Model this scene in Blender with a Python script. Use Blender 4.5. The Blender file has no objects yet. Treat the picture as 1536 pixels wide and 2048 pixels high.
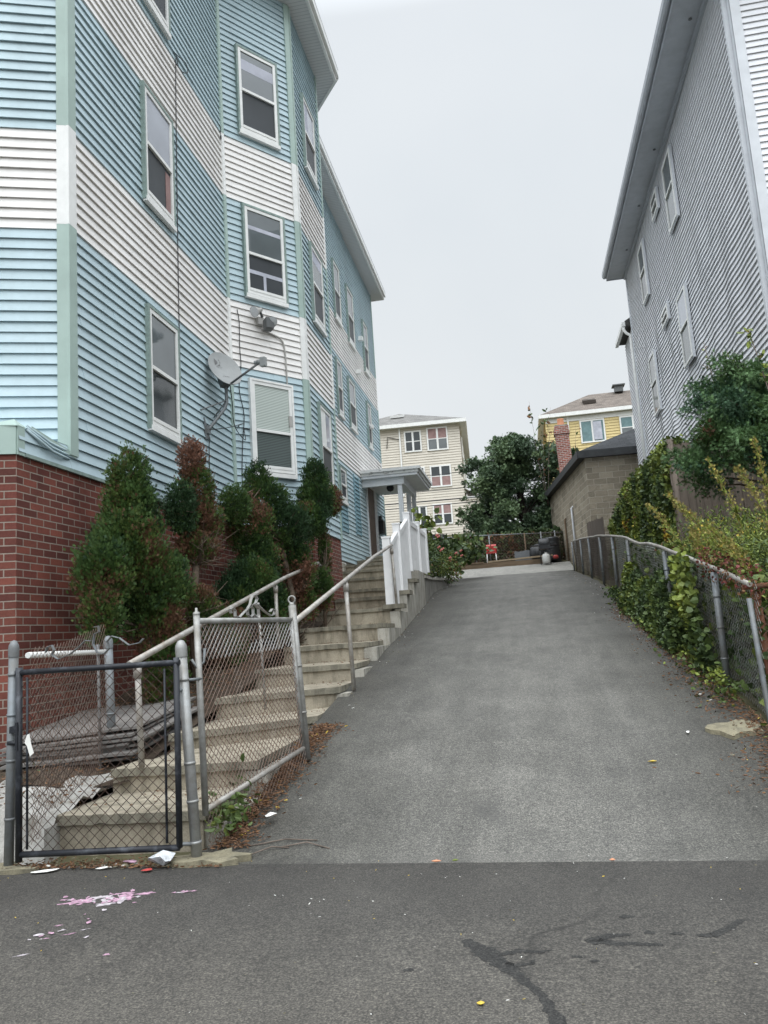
import bpy, math, random
import numpy as np
from mathutils import Vector, Matrix, noise as mnoise
random.seed(7); rng = np.random.default_rng(11)
S = bpy.context.scene
COL = S.collection
V = Vector

def lin(r, g, b):
    f = lambda c: (c/255/12.92 if c/255 <= .04045 else ((c/255+.055)/1.055)**2.4)
    return (f(r), f(g), f(b), 1)

# ------------------------------------------------------------------ materials
class NT:
    def __init__(s, name):
        s.m = bpy.data.materials.new(name); s.m.use_nodes = True
        s.t = s.m.node_tree; s.n = s.t.nodes; s.l = s.t.links
        s.b = s.n['Principled BSDF']
        s._tc = None
    def tc(s, kind='Object'):
        if s._tc is None: s._tc = s.n.new('ShaderNodeTexCoord')
        return s._tc.outputs[kind]
    def mapping(s, kind='Object', scale=(1, 1, 1), rot=(0, 0, 0)):
        m = s.n.new('ShaderNodeMapping'); s.l.new(s.tc(kind), m.inputs[0])
        m.inputs['Scale'].default_value = scale; m.inputs['Rotation'].default_value = rot
        return m.outputs[0]
    def noise(s, vec, scale, detail=4, rough=.55, dist=0):
        n = s.n.new('ShaderNodeTexNoise'); s.l.new(vec, n.inputs['Vector'])
        n.inputs['Scale'].default_value = scale; n.inputs['Detail'].default_value = detail
        n.inputs['Roughness'].default_value = rough; n.inputs['Distortion'].default_value = dist
        return n.outputs['Fac']
    def vor(s, vec, scale, feature='F1', out='Distance'):
        n = s.n.new('ShaderNodeTexVoronoi'); s.l.new(vec, n.inputs['Vector']); n.feature = feature
        n.inputs['Scale'].default_value = scale
        return n.outputs[out]
    def ramp(s, fac, stops, interp='LINEAR'):
        r = s.n.new('ShaderNodeValToRGB'); s.l.new(fac, r.inputs[0]); r.color_ramp.interpolation = interp
        e = r.color_ramp.elements
        while len(e) < len(stops): e.new(.5)
        for i, (p, c) in enumerate(stops):
            e[i].position = p; e[i].color = c if len(c) == 4 else (*c, 1)
        return r.outputs[0]
    def mix(s, fac, a, b, mode='MIX'):
        m = s.n.new('ShaderNodeMix'); m.data_type = 'RGBA'; m.blend_type = mode
        for sock, v in ((m.inputs[0], fac), (m.inputs[6], a), (m.inputs[7], b)):
            if isinstance(v, bpy.types.NodeSocket): s.l.new(v, sock)
            else: sock.default_value = v
        return m.outputs[2]
    def math(s, op, a, b=0.):
        m = s.n.new('ShaderNodeMath'); m.operation = op
        for sock, v in ((m.inputs[0], a), (m.inputs[1], b)):
            if isinstance(v, bpy.types.NodeSocket): s.l.new(v, sock)
            else: sock.default_value = v
        return m.outputs[0]
    def bump(s, h, strength=.3, dist=.01, normal=None):
        b = s.n.new('ShaderNodeBump'); s.l.new(h, b.inputs['Height'])
        b.inputs['Strength'].default_value = strength; b.inputs['Distance'].default_value = dist
        if normal is not None: s.l.new(normal, b.inputs['Normal'])
        s.l.new(b.outputs[0], s.b.inputs['Normal']); return b.outputs[0]
    def col(s, c):
        if isinstance(c, bpy.types.NodeSocket): s.l.new(c, s.b.inputs['Base Color'])
        else: s.b.inputs['Base Color'].default_value = c
    def set(s, rough=.6, metal=0, spec=.5):
        s.b.inputs['Roughness'].default_value = rough; s.b.inputs['Metallic'].default_value = metal
        s.b.inputs['Specular IOR Level'].default_value = spec; return s.m

def sc(c, k): return (min(c[0]*k, 1), min(c[1]*k, 1), min(c[2]*k, 1), 1)
def plain(name, c, rough=.6, metal=0, var=.15, scale=6, spec=.4, bump=0, bscale=60):
    t = NT(name); v = t.mapping()
    f = t.noise(v, scale, 5, .6)
    t.col(t.ramp(f, [(.3, sc(c, 1-var)), (.7, sc(c, 1+var))]))
    if bump: t.bump(t.noise(v, bscale, 4), bump, .01)
    return t.set(rough, metal, spec)

def m_siding(name, c, dirt=.16):
    t = NT(name); v = t.mapping()
    f = t.noise(t.mapping(scale=(1, 1, .25)), 1.3, 4, .6)
    g = t.noise(v, 14, 4, .65)
    c1 = t.ramp(f, [(.25, sc(c, 1-dirt)), (.7, sc(c, 1.04))])
    c2 = t.ramp(g, [(.3, (.93, .93, .92, 1)), (.7, (1, 1, 1, 1))])
    t.col(t.mix(1, c1, c2, 'MULTIPLY'))
    t.bump(t.noise(t.mapping(scale=(1, 1, 6)), 30, 3), .06, .004)
    return t.set(.5, 0, .35)

def m_brick(name, c1, c2, cm, bw=.2, bh=.0675, mortar=.006, rock=0., kind='UV', vary=.5):
    t = NT(name)
    br = t.n.new('ShaderNodeTexBrick'); v = t.mapping(kind)
    t.l.new(v, br.inputs['Vector'])
    br.inputs['Color1'].default_value = c1; br.inputs['Color2'].default_value = c2; br.inputs['Mortar'].default_value = cm
    br.inputs['Scale'].default_value = 1; br.inputs['Brick Width'].default_value = bw; br.inputs['Row Height'].default_value = bh
    br.inputs['Mortar Size'].default_value = mortar; br.inputs['Mortar Smooth'].default_value = .25; br.inputs['Bias'].default_value = -.1
    b2 = t.n.new('ShaderNodeTexBrick'); mp = t.n.new('ShaderNodeMapping'); t.l.new(t.tc(kind), mp.inputs[0]); mp.inputs['Location'].default_value = (bw*26, bh*34, 0)
    t.l.new(mp.outputs[0], b2.inputs['Vector'])
    for k_, c_ in (('Color1', (.66, .68, .68, 1) if not rock else (.9, .9, .9, 1)), ('Color2', (1.15, 1.06, 1.0, 1) if not rock else (1.06, 1.06, 1.06, 1)), ('Mortar', (1, 1, 1, 1))): b2.inputs[k_].default_value = c_
    for k_, c_ in (('Scale', 1), ('Brick Width', bw), ('Row Height', bh), ('Mortar Size', mortar), ('Mortar Smooth', .25)): b2.inputs[k_].default_value = c_
    f = t.noise(v, 2.3, 5, .65); g = t.noise(v, 45, 4, .7)
    cc = t.mix(1, br.outputs['Color'], b2.outputs['Color'], 'MULTIPLY')
    cc = t.mix(vary, cc, t.ramp(f, [(.25, (.55, .52, .5, 1)), (.5, (1, 1, 1, 1)), (.8, (1.0, .9, .85, 1))]), 'MULTIPLY')
    cc = t.mix(.7, cc, t.ramp(g, [(.25, (.72, .72, .72, 1)), (.7, (1.1, 1.1, 1.1, 1))]), 'MULTIPLY')
    t.col(cc)
    h = t.math('SUBTRACT', t.math('MULTIPLY', t.noise(v, 40 if not rock else 9, 5, .65), .25 + rock), br.outputs['Fac'])
    t.bump(h, .8, .012 if not rock else .04)
    return t.set(.85, 0, .25)

def m_asphalt(name, dark, light, spk, patch, scale=1.0, bump=.5, wear=None):
    t = NT(name); v = t.mapping()
    a = t.noise(v, 115*scale, 3, .75); b = t.noise(v, 40*scale, 3, .7)
    big = t.noise(v, .9, 5, .6, .4); mid = t.noise(t.mapping(scale=(1, .45, 1)), 5, 4, .6)
    c = t.mix(t.ramp(big, [(.3, (0, 0, 0, 1)), (.72, (1, 1, 1, 1))]), dark, light)
    c = t.mix(.6, c, t.ramp(mid, [(.3, (.72, .72, .72, 1)), (.7, (1.15, 1.14, 1.12, 1))]), 'MULTIPLY')
    c = t.mix(.7, c, t.ramp(a, [(.36, (.25, .25, .25, 1)), (.5, (.85, .85, .85, 1)), (.64, (2.3, 2.26, 2.15, 1))]), 'MULTIPLY')
    c = t.mix(.6, c, t.ramp(b, [(.32, (.55, .55, .55, 1)), (.66, (1.35, 1.34, 1.3, 1))]), 'MULTIPLY')
    vo = t.vor(v, 48*scale, out='Color')
    sp = t.ramp(vo, [(0, (0, 0, 0, 1)), (.93, (0, 0, 0, 1)), (.97, (1, 1, 1, 1))])
    d = t.ramp(t.vor(v, 48*scale), [(.18, (1, 1, 1, 1)), (.3, (0, 0, 0, 1))])
    c = t.mix(t.math('MULTIPLY', sp, d), c, spk)
    cr = t.noise(v, 2.1, 6, .7, 1.2)
    c = t.mix(t.ramp(cr, [(.6, (0, 0, 0, 1)), (.72, (.55, .55, .55, 1))]), c, patch)
    if wear:
        sp_ = t.n.new('ShaderNodeSeparateXYZ'); t.l.new(t.mapping(), sp_.inputs[0])
        wob = t.math('MULTIPLY', t.math('SUBTRACT', t.noise(v, 1.1, 5, .65), .5), 1.1 if wear == 'drive' else .35)
        if wear == 'drive':   # worn pale middle, mossy dark margins, dark tyre lanes
            q = t.math('ABSOLUTE', t.math('ADD', t.math('ADD', sp_.outputs['X'], .12), wob))
            c = t.mix(1, c, t.ramp(t.math('MULTIPLY', q, .5), [(.0, (1.12, 1.12, 1.11, 1)), (.36, (1.0, 1.0, .99, 1)), (.6, (.72, .72, .70, 1)), (.82, (.5, .49, .46, 1))]), 'MULTIPLY')
        else:                 # darker fresher strip along the seam, damp grey patches
            q = t.math('ADD', sp_.outputs['Y'], wob)
            c = t.mix(1, c, t.ramp(t.math('MULTIPLY', q, .2), [(.45, (1.2, 1.18, 1.14, 1)), (.64, (1.08, 1.07, 1.05, 1)), (.74, (.82, .82, .82, 1)), (.9, (.66, .66, .66, 1))]), 'MULTIPLY')
        wv = t.n.new('ShaderNodeVectorMath'); wv.operation = 'ADD'; t.l.new(v, wv.inputs[0])
        nv = t.n.new('ShaderNodeTexNoise'); nv.inputs['Scale'].default_value = 2.6; nv.inputs['Detail'].default_value = 5; t.l.new(v, nv.inputs['Vector'])
        sv = t.n.new('ShaderNodeVectorMath'); sv.operation = 'SCALE'; sv.inputs['Scale'].default_value = .5; t.l.new(nv.outputs['Color'], sv.inputs[0]); t.l.new(sv.outputs[0], wv.inputs[1])
        e = t.vor(wv.outputs[0], .42, 'DISTANCE_TO_EDGE')
        ck = t.math('MULTIPLY', t.ramp(e, [(.0, (1, 1, 1, 1)), (.011, (0, 0, 0, 1))]), t.ramp(t.noise(v, .55, 3), [(.47, (0, 0, 0, 1)), (.6, (.8, .8, .8, 1))]))
        if wear != 'drive': c = t.mix(ck, c, sc(dark, .35))
        else: c = t.mix(.75, c, t.ramp(t.noise(t.mapping(scale=(3.2, .16, 1)), 1.6, 5, .6, .3), [(.3, (.78, .78, .77, 1)), (.68, (1.12, 1.12, 1.11, 1))]), 'MULTIPLY')
        st_ = t.noise(v, 1.7, 3, .5, .3); c = t.mix(t.ramp(st_, [(.64, (0, 0, 0, 1)), (.72, (.45, .45, .45, 1))]), c, sc(dark, .6))
    t.col(c)
    t.bump(t.math('ADD', a, t.math('MULTIPLY', b, .8)), bump, .006)
    return t.set(.78, 0, .35)

def m_concrete(name, c, stain=(.12, .11, .08, 1)):
    t = NT(name); v = t.mapping()
    a = t.noise(v, 3, 6, .65, .3); b = t.noise(t.mapping(scale=(1, 1, .22)), 9, 5, .65, .2); g = t.noise(v, 90, 3, .7)
    cc = t.ramp(a, [(.25, sc(c, .68)), (.5, c), (.75, sc(c, 1.2))])
    cc = t.mix(t.ramp(b, [(.44, (0, 0, 0, 1)), (.68, (.85, .85, .85, 1))]), cc, stain)
    cc = t.mix(.6, cc, t.ramp(g, [(.3, (.7, .7, .7, 1)), (.7, (1.15, 1.15, 1.15, 1))]), 'MULTIPLY')
    t.col(cc); t.bump(t.math('ADD', g, t.math('MULTIPLY', t.noise(v, 14, 5, .7), 2)), .5, .012)
    return t.set(.9, 0, .2)

def m_rusty(name, metal, rust, amount=.5, metalness=.6, rough=.45):
    t = NT(name); v = t.mapping()
    f = t.noise(v, 7, 6, .7)
    lo = 1-amount
    t.col(t.mix(t.ramp(f, [(max(lo-.18, 0), (0, 0, 0, 1)), (min(lo+.1, 1), (1, 1, 1, 1))]), metal, rust))
    t.bump(t.noise(v, 120, 4), .25, .003)
    return t.set(rough, metalness, .4)

def m_leaf(name, c, rough=.6, var=.35, scale=9):
    t = NT(name); v = t.mapping()
    f = t.noise(v, scale, 3, .6)
    t.col(t.ramp(f, [(.3, sc(c, 1-var)), (.7, sc(c, 1+var))]))
    t.b.inputs['Subsurface Weight'].default_value = 0
    return t.set(rough, 0, .25)

def m_wood(name, c, scale=1., along='Z'):
    t = NT(name)
    s = {'Z': (14, 14, .7), 'Y': (14, .7, 14), 'X': (.7, 14, 14)}[along]
    f = t.noise(t.mapping(scale=s), 2*scale, 6, .7, .4); g = t.noise(t.mapping(), 1.7, 5, .6)
    cc = t.ramp(f, [(.25, sc(c, .55)), (.55, c), (.8, sc(c, 1.35))])
    t.col(t.mix(.6, cc, t.ramp(g, [(.3, (.6, .6, .6, 1)), (.7, (1.15, 1.12, 1.1, 1))]), 'MULTIPLY'))
    t.bump(f, .4, .006)
    return t.set(.9, 0, .15)

def m_shingle(name, c):
    t = NT(name); v = t.mapping('UV')
    br = t.n.new('ShaderNodeTexBrick'); t.l.new(v, br.inputs['Vector'])
    br.inputs['Color1'].default_value = sc(c, .8); br.inputs['Color2'].default_value = sc(c, 1.25); br.inputs['Mortar'].default_value = sc(c, .45)
    br.inputs['Brick Width'].default_value = .3; br.inputs['Row Height'].default_value = .14; br.inputs['Mortar Size'].default_value = .006; br.inputs['Scale'].default_value = 1
    t.col(t.mix(.7, br.outputs['Color'], t.ramp(t.noise(v, 1.1, 5, .6), [(.3, (.65, .65, .66, 1)), (.7, (1.2, 1.2, 1.2, 1))]), 'MULTIPLY'))
    t.bump(t.math('SUBTRACT', t.noise(v, 80, 3), br.outputs['Fac']), .5, .01)
    return t.set(.9, 0, .2)

M = {}
M['blue'] = m_siding('blue_vinyl', (.445, .56, .605, 1))
M['white_vinyl'] = m_siding('white_vinyl', (.81, .785, .765, 1))
M['sage'] = plain('sage_trim', (.33, .425, .385, 1), .5, 0, .08, 3)
M['trim_white'] = plain('white_trim', (.74, .74, .72, 1), .45, 0, .08, 5)
M['trim_grey'] = plain('pale_grey_trim', (.58, .60, .63, 1), .45, 0, .08, 4)
M['trim_slate'] = plain('slate_grey_trim', (.38, .40, .43, 1), .5, 0, .1, 4)
M['sage_dark'] = plain('weathered_green_casing', (.22, .285, .26, 1), .6, 0, .22, 18)
M['soffit'] = plain('soffit_vinyl', (.62, .63, .62, 1), .55, 0, .06, 2)
M['grey_siding'] = m_siding('grey_vinyl', (.73, .735, .765, 1), .07)
M['cream'] = m_siding('cream_vinyl', (.62, .57, .49, 1), .1)
M['yellow'] = m_siding('yellow_vinyl', (.64, .51, .24, 1), .1)
M['brick'] = m_brick('red_brick', (.135, .046, .038, 1), (.215, .074, .055, 1), (.29, .24, .20, 1), vary=.6)
M['chimney'] = m_brick('old_chimney_brick', (.24, .07, .05, 1), (.40, .16, .12, 1), (.42, .38, .35, 1), .2, .075, .012)
M['block'] = m_brick('rock_face_block', (.24, .208, .158, 1), (.37, .325, .25, 1), (.46, .42, .35, 1), .42, .2, .009, rock=1.6, vary=.35)
M['asphalt'] = m_asphalt('driveway_asphalt', (.098, .096, .091, 1), (.14, .137, .13, 1), (.45, .43, .40, 1), (.08, .077, .072, 1), wear='drive')
M['pavement'] = m_asphalt('pavement_asphalt', (.055, .052, .048, 1), (.084, .08, .074, 1), (.36, .34, .32, 1), (.042, .041, .04, 1), 1.0, wear='seam')
M['apron'] = m_asphalt('upper_asphalt', (.19, .187, .175, 1), (.25, .246, .23, 1), (.45, .44, .4, 1), (.2, .195, .18, 1), .6)
M['wet'] = m_asphalt('damp_asphalt', (.026, .026, .025, 1), (.036, .035, .034, 1), (.16, .15, .14, 1), (.024, .024, .023, 1))
M['concrete'] = m_concrete('stair_concrete', (.36, .32, .25, 1), (.17, .15, .11, 1))
M['concrete_grey'] = m_concrete('stringer_concrete', (.42, .40, .35, 1), (.17, .16, .13, 1))
M['concrete_edge'] = m_concrete('worn_concrete_nosing', (.25, .23, .18, 1), (.1, .095, .075, 1))
M['concrete_white'] = m_concrete('whitewashed_concrete', (.38, .37, .345, 1), (.2, .185, .16, 1))
M['concrete_dark'] = m_concrete('foundation_concrete', (.27, .26, .235, 1), (.13, .12, .1, 1))
M['soil'] = plain('soil', (.055, .042, .031, 1), .95, 0, .4, 14, .1, .8, 30)
M['ground'] = plain('ground_earth', (.09, .085, .05, 1), .95, 0, .45, 3, .1, .6, 12)
M['galv'] = m_rusty('galvanised_steel', (.33, .34, .34, 1), (.22, .21, .19, 1), .42, .45, .48)
M['galv_dull'] = m_rusty('dull_galvanised_steel', (.20, .22, .235, 1), (.15, .15, .145, 1), .45, .35, .55)
M['silver'] = m_rusty('silver_painted_steel', (.36, .36, .35, 1), (.2, .19, .17, 1), .45, .4, .48)
M['rail'] = m_rusty('rail_tube', (.41, .40, .375, 1), (.25, .215, .18, 1), .45, .3, .5)
M['rust'] = m_rusty('rusty_steel', (.20, .15, .11, 1), (.16, .065, .035, 1), .6, .1, .85)
M['rust_wire'] = m_rusty('rusty_wire', (.16, .125, .105, 1), (.11, .065, .045, 1), .5, .2, .7)
M['wire_brown'] = m_rusty('weathered_far_wire', (.15, .14, .13, 1), (.1, .08, .065, 1), .5, .2, .7)
M['black_paint'] = m_rusty('chipped_black_paint', (.016, .018, .023, 1), (.12, .13, .15, 1), .3, .1, .5)
M['black_wire'] = m_rusty('dark_chain_wire', (.045, .036, .032, 1), (.10, .06, .045, 1), .45, .2, .6)
M['grey_wire'] = m_rusty('grey_chain_wire', (.42, .43, .43, 1), (.2, .17, .14, 1), .4, .35, .5)
M['glass'] = None
def m_glass(name, c, rough, spec=.5):
    t = NT(name); v = t.mapping()
    t.col(t.ramp(t.noise(v, .8, 2), [(.35, sc(c, .8)), (.7, sc(c, 1.25))]))
    t.bump(t.noise(v, 1.6, 2, .4), .04, .05)
    return t.set(rough, 0, spec)
M['glass'] = m_glass('window_glass', (.10, .115, .12, 1), .03, 1.0)
M['glass_pale'] = m_glass('glass_painted_sky_over_shade', (.34, .36, .41, 1), .04, .9)  # lighter base colour paints in the sky's reflection over a pale shade
M['glass_dark'] = m_glass('dark_window_glass', (.035, .042, .045, 1), .06, .6)
M['screen'] = m_glass('insect_screen', (.045, .05, .055, 1), .45, .25)
M['curtain'] = plain('curtain', (.45, .46, .52, 1), .9, 0, .2, 3, .1)
M['curtain_teal'] = plain('teal_curtain', (.16, .24, .25, 1), .9, 0, .2, 3, .1)
M['curtain_red'] = plain('dusky_curtain', (.30, .20, .19, 1), .9, 0, .2, 3, .1)
M['blind'] = None
t = NT('venetian_blind'); w = t.n.new('ShaderNodeTexWave'); w.bands_direction = 'Z'; w.inputs['Scale'].default_value = 12
t.l.new(t.mapping(), w.inputs['Vector'])
t.col(t.ramp(w.outputs['Fac'], [(.2, (.2, .24, .22, 1)), (.55, (.55, .6, .56, 1))])); M['blind'] = t.set(.5, 0, .5)
t = NT('venetian_blind_screened'); w = t.n.new('ShaderNodeTexWave'); w.bands_direction = 'Z'; w.inputs['Scale'].default_value = 12
t.l.new(t.mapping(), w.inputs['Vector'])
t.col(t.ramp(w.outputs['Fac'], [(.2, (.035, .045, .044, 1)), (.55, (.11, .135, .13, 1))])); M['blind_dark'] = t.set(.5, 0, .3)
M['shingle_dark'] = m_shingle('dark_shingle', (.055, .058, .062, 1))
M['shingle_brown'] = m_shingle('brown_shingle', (.17, .145, .125, 1))
M['shingle_grey'] = m_shingle('grey_shingle', (.19, .185, .175, 1))
M['fascia_dark'] = plain('dark_fascia', (.03, .032, .034, 1), .6, 0, .3, 6)
M['vinyl_fence'] = plain('white_vinyl_fence', (.80, .80, .80, 1), .4, 0, .06, 4)
M['peeling'] = None
t = NT('peeling_white_paint'); v = t.mapping()
t.col(t.mix(t.ramp(t.noise(t.mapping(scale=(1, 1, 3)), 5, 6, .7), [(.56, (0, 0, 0, 1)), (.62, (1, 1, 1, 1))]), (.62, .63, .62, 1), (.2, .19, .18, 1)))
t.bump(t.noise(v, 20, 4), .3, .005); M['peeling'] = t.set(.7, 0, .2)
M['porch_white'] = plain('porch_white_paint', (.62, .64, .66, 1), .6, 0, .08, 3)
M['dish'] = plain('dish_grey', (.27, .28, .277, 1), .5, 0, .08, 5)
M['dish_dark'] = plain('dish_mount_grey', (.11, .115, .115, 1), .5, .2, .2, 9)
M['ink'] = plain('logo_grey', (.13, .13, .13, 1), .6)
M['cable'] = plain('black_cable', (.02, .02, .022, 1), .5)
M['conduit'] = plain('grey_conduit', (.38, .37, .35, 1), .5, .2)
M['bark'] = plain('bark', (.11, .085, .065, 1), .95, 0, .4, 18, .1, .8, 40)
M['bark_dark'] = plain('dark_bark', (.035, .03, .025, 1), .95, 0, .4, 10, .1, .8, 20)
M['twig'] = plain('dead_twig', (.16, .13, .11, 1), .95, 0, .3, 20, .1)
M['arb'] = m_leaf('arborvitae_green', (.042, .082, .02, 1))
M['arb_dark'] = m_leaf('arborvitae_dark_green', (.021, .048, .018, 1))
M['arb_yellow'] = m_leaf('arborvitae_yellow_green', (.06, .092, .02, 1))
M['arb_brown'] = m_leaf('arborvitae_dead_brown', (.105, .055, .03, 1))
M['arb_russet'] = m_leaf('arborvitae_dead_russet', (.18, .09, .06, 1))
M['cedar'] = m_leaf('cedar_green', (.09, .165, .065, 1))
M['cedar_dark'] = m_leaf('cedar_deep_green', (.045, .095, .05, 1))
M['leaf'] = m_leaf('leaf_green', (.085, .125, .038, 1), .45)
M['leaf_dark'] = m_leaf('leaf_deep_green', (.055, .085, .035, 1), .45)
M['leaf_mid'] = m_leaf('leaf_mid_green', (.135, .17, .04, 1), .45)
M['leaf_lime'] = m_leaf('leaf_lime', (.21, .26, .05, 1), .45)
M['leaf_yellow'] = m_leaf('leaf_yellow', (.55, .40, .06, 1), .5)
M['leaf_red'] = m_leaf('leaf_red', (.13, .03, .027, 1), .5)
M['leaf_brown'] = m_leaf('leaf_brown', (.17, .09, .045, 1), .8)
M['plume'] = m_leaf('weed_plume_ochre', (.26, .215, .065, 1), .7)
M['tree_leaf'] = m_leaf('tree_leaf', (.095, .145, .07, 1), .45)
M['tree_leaf_dark'] = m_leaf('tree_leaf_deep', (.062, .10, .055, 1), .45)
M['tree_leaf_pale'] = m_leaf('tree_leaf_pale', (.115, .165, .075, 1), .45)
M['needle'] = m_leaf('fallen_needles', (.14, .08, .05, 1), .9)
M['paper'] = plain('white_paper', (.75, .74, .7, 1), .8, 0, .06)
M['red'] = plain('red_plastic', (.38, .05, .045, 1), .5)
M['orange'] = plain('orange_clay', (.55, .25, .14, 1), .85)
M['clear_bag'] = plain('crumpled_film', (.5, .52, .54, 1), .2, 0, .4, 30, .8, .8, 40)
M['pink'] = plain('pink_paint', (.42, .26, .34, 1), .7, 0, .5, 45)
M['lilac'] = plain('lilac_paint', (.42, .38, .40, 1), .7, 0, .4, 40)
M['black_plastic'] = plain('black_plastic', (.02, .021, .023, 1), .45, 0, .3)
M['tarp'] = plain('dark_tarp', (.045, .05, .055, 1), .55, 0, .3, 5, .4, .6, 5)
M['tank'] = plain('propane_tank_grey', (.5, .5, .48, 1), .4)
M['timber'] = m_wood('weathered_timber', (.17, .125, .085, 1), 1, 'X')
M['timber_light'] = m_wood('pale_plank', (.36, .29, .2, 1), 1, 'X')
M['stockade'] = m_wood('stockade_board', (.15, .125, .105, 1), 1, 'Z')
M['plywood'] = m_wood('grey_board', (.185, .175, .165, 1), .5, 'X')
M['lichen'] = m_concrete('lichened_stone', (.25, .225, .155, 1), (.13, .12, .09, 1))
M['lamp_glass'] = plain('lamp_glass', (.5, .52, .54, 1), .15, .2, .05, 5, .8)
M['pot'] = plain('dark_pot', (.03, .03, .035, 1), .5)
M['door'] = plain('brown_door', (.13, .09, .075, 1), .5, 0, .2)

# ------------------------------------------------------------------ mesh helpers
WO = {}
def wo(o): return WO.get(o.name, V((0, 0, 0))) if o else V((0, 0, 0))
class MB:
    def __init__(s): s.v = []; s.f = []; s.mi = []; s.uv = {}; s.sm = []
    def face(s, pts, m=0, uv=None, smooth=False):
        i = len(s.v); s.v.extend([tuple(p) for p in pts]); s.f.append(tuple(range(i, i+len(pts)))); s.mi.append(m); s.sm.append(smooth)
        if uv: s.uv[len(s.f)-1] = uv
    def obox(s, c, ux, uy, uz, m=0):
        c, ux, uy, uz = V(c), V(ux), V(uy), V(uz)
        P = [c + a*ux + b*uy + d*uz for d in (-1, 1) for b in (-1, 1) for a in (-1, 1)]
        i = len(s.v); s.v.extend([tuple(p) for p in P])
        for q in ((0, 2, 3, 1), (4, 5, 7, 6), (0, 1, 5, 4), (2, 6, 7, 3), (0, 4, 6, 2), (1, 3, 7, 5)):
            s.f.append(tuple(i+k for k in q)); s.mi.append(m); s.sm.append(False)
    def box(s, x0, x1, y0, y1, z0, z1, m=0):
        s.obox(((x0+x1)/2, (y0+y1)/2, (z0+z1)/2), ((x1-x0)/2, 0, 0), (0, (y1-y0)/2, 0), (0, 0, (z1-z0)/2), m)
    def tube(s, pts, r, n=8, m=0, caps=True, smooth=True):
        pts = [V(p) for p in pts]; rr = r if isinstance(r, (list, tuple)) else [r]*len(pts)
        rings = []
        up = None
        for k, p in enumerate(pts):
            d = (pts[min(k+1, len(pts)-1)]-pts[max(k-1, 0)])
            if d.length < 1e-9: d = V((0, 0, 1))
            d.normalize()
            if up is None: up = V((0, 0, 1)) if abs(d.z) < .9 else V((1, 0, 0))
            a = d.cross(up)
            if a.length < 1e-6: a = d.orthogonal()
            a.normalize(); b = a.cross(d).normalized(); up = b
            i = len(s.v)
            for j in range(n):
                th = 2*math.pi*j/n; s.v.append(tuple(p + rr[k]*(math.cos(th)*a+math.sin(th)*b)))
            rings.append(i)
        for k in range(len(rings)-1):
            for j in range(n):
                s.f.append((rings[k]+j, rings[k]+(j+1) % n, rings[k+1]+(j+1) % n, rings[k+1]+j)); s.mi.append(m); s.sm.append(smooth and n > 4)
        if caps:
            s.f.append(tuple(rings[0]+j for j in range(n))[::-1]); s.mi.append(m); s.sm.append(False)
            s.f.append(tuple(rings[-1]+j for j in range(n))); s.mi.append(m); s.sm.append(False)
    def lathe(s, c, axis, prof, n=16, m=0):
        c, axis = V(c), V(axis).normalized(); a = axis.orthogonal().normalized(); b = axis.cross(a)
        rings = []
        for r, h in prof:
            i = len(s.v)
            for j in range(n):
                th = 2*math.pi*j/n; s.v.append(tuple(c + axis*h + max(r, 1e-4)*(math.cos(th)*a+math.sin(th)*b)))
            rings.append(i)
        for k in range(len(rings)-1):
            for j in range(n):
                s.f.append((rings[k]+j, rings[k]+(j+1) % n, rings[k+1]+(j+1) % n, rings[k+1]+j)); s.mi.append(m); s.sm.append(True)
    def extrude_poly(s, pts, d, m=0):
        pts = [V(p) for p in pts]; d = V(d); n = len(pts)
        s.face(pts, m); s.face([p+d for p in pts][::-1], m)
        for k in range(n):
            a, b = pts[k], pts[(k+1) % n]; s.face([b, a, a+d, b+d], m)
    def build(s, name, mats, parent=None, origin=None):
        me = bpy.data.meshes.new(name)
        o = bpy.data.objects.new(name, me); COL.objects.link(o)
        if not isinstance(mats, (list, tuple)): mats = [mats]
        P = wo(parent); O = V(origin) if origin is not None else P
        me.from_pydata([(x-O.x, y-O.y, z-O.z) for x, y, z in s.v], [], s.f)
        for m in mats: me.materials.append(m)
        me.polygons.foreach_set('material_index', s.mi); me.polygons.foreach_set('use_smooth', s.sm)
        if s.uv:
            uvl = me.uv_layers.new(name='UVMap')
            for fi, uv in s.uv.items():
                for li, c in zip(me.polygons[fi].loop_indices, uv): uvl.data[li].uv = c
        me.update()
        if parent: o.parent = parent
        o.location = O-P; WO[o.name] = O
        return o

def tag(o, label=None, cat=None, group=None, kind=None):
    if label: o['label'] = label
    if cat: o['category'] = cat
    if group: o['group'] = group
    if kind: o['kind'] = kind
    return o
def thing(name, loc, label, cat, group=None):
    o = bpy.data.objects.new(name, None); COL.objects.link(o); o.location = loc; WO[o.name] = V(loc); o.empty_display_size = .1
    return tag(o, label, cat, group)
def raw(name, verts, faces_n, mats, mi, parent=None, origin=None, smooth=False):
    """verts (n*k,3) numpy, faces of k verts in order"""
    me = bpy.data.meshes.new(name); o = bpy.data.objects.new(name, me); COL.objects.link(o)
    P = wo(parent); O = V(origin) if origin is not None else P
    vv = np.asarray(verts, dtype=np.float32) - np.array(O, dtype=np.float32)
    k = faces_n; nf = len(vv)//k
    me.vertices.add(len(vv)); me.vertices.foreach_set('co', vv.ravel())
    me.loops.add(len(vv)); me.loops.foreach_set('vertex_index', np.arange(len(vv), dtype=np.int32))
    me.polygons.add(nf); me.polygons.foreach_set('loop_start', np.arange(0, len(vv), k, dtype=np.int32))
    for m in mats: me.materials.append(m)
    me.polygons.foreach_set('material_index', np.asarray(mi, dtype=np.int32))
    me.update(); me.validate()
    if parent: o.parent = parent
    o.location = O-P; WO[o.name] = O
    return o

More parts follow.
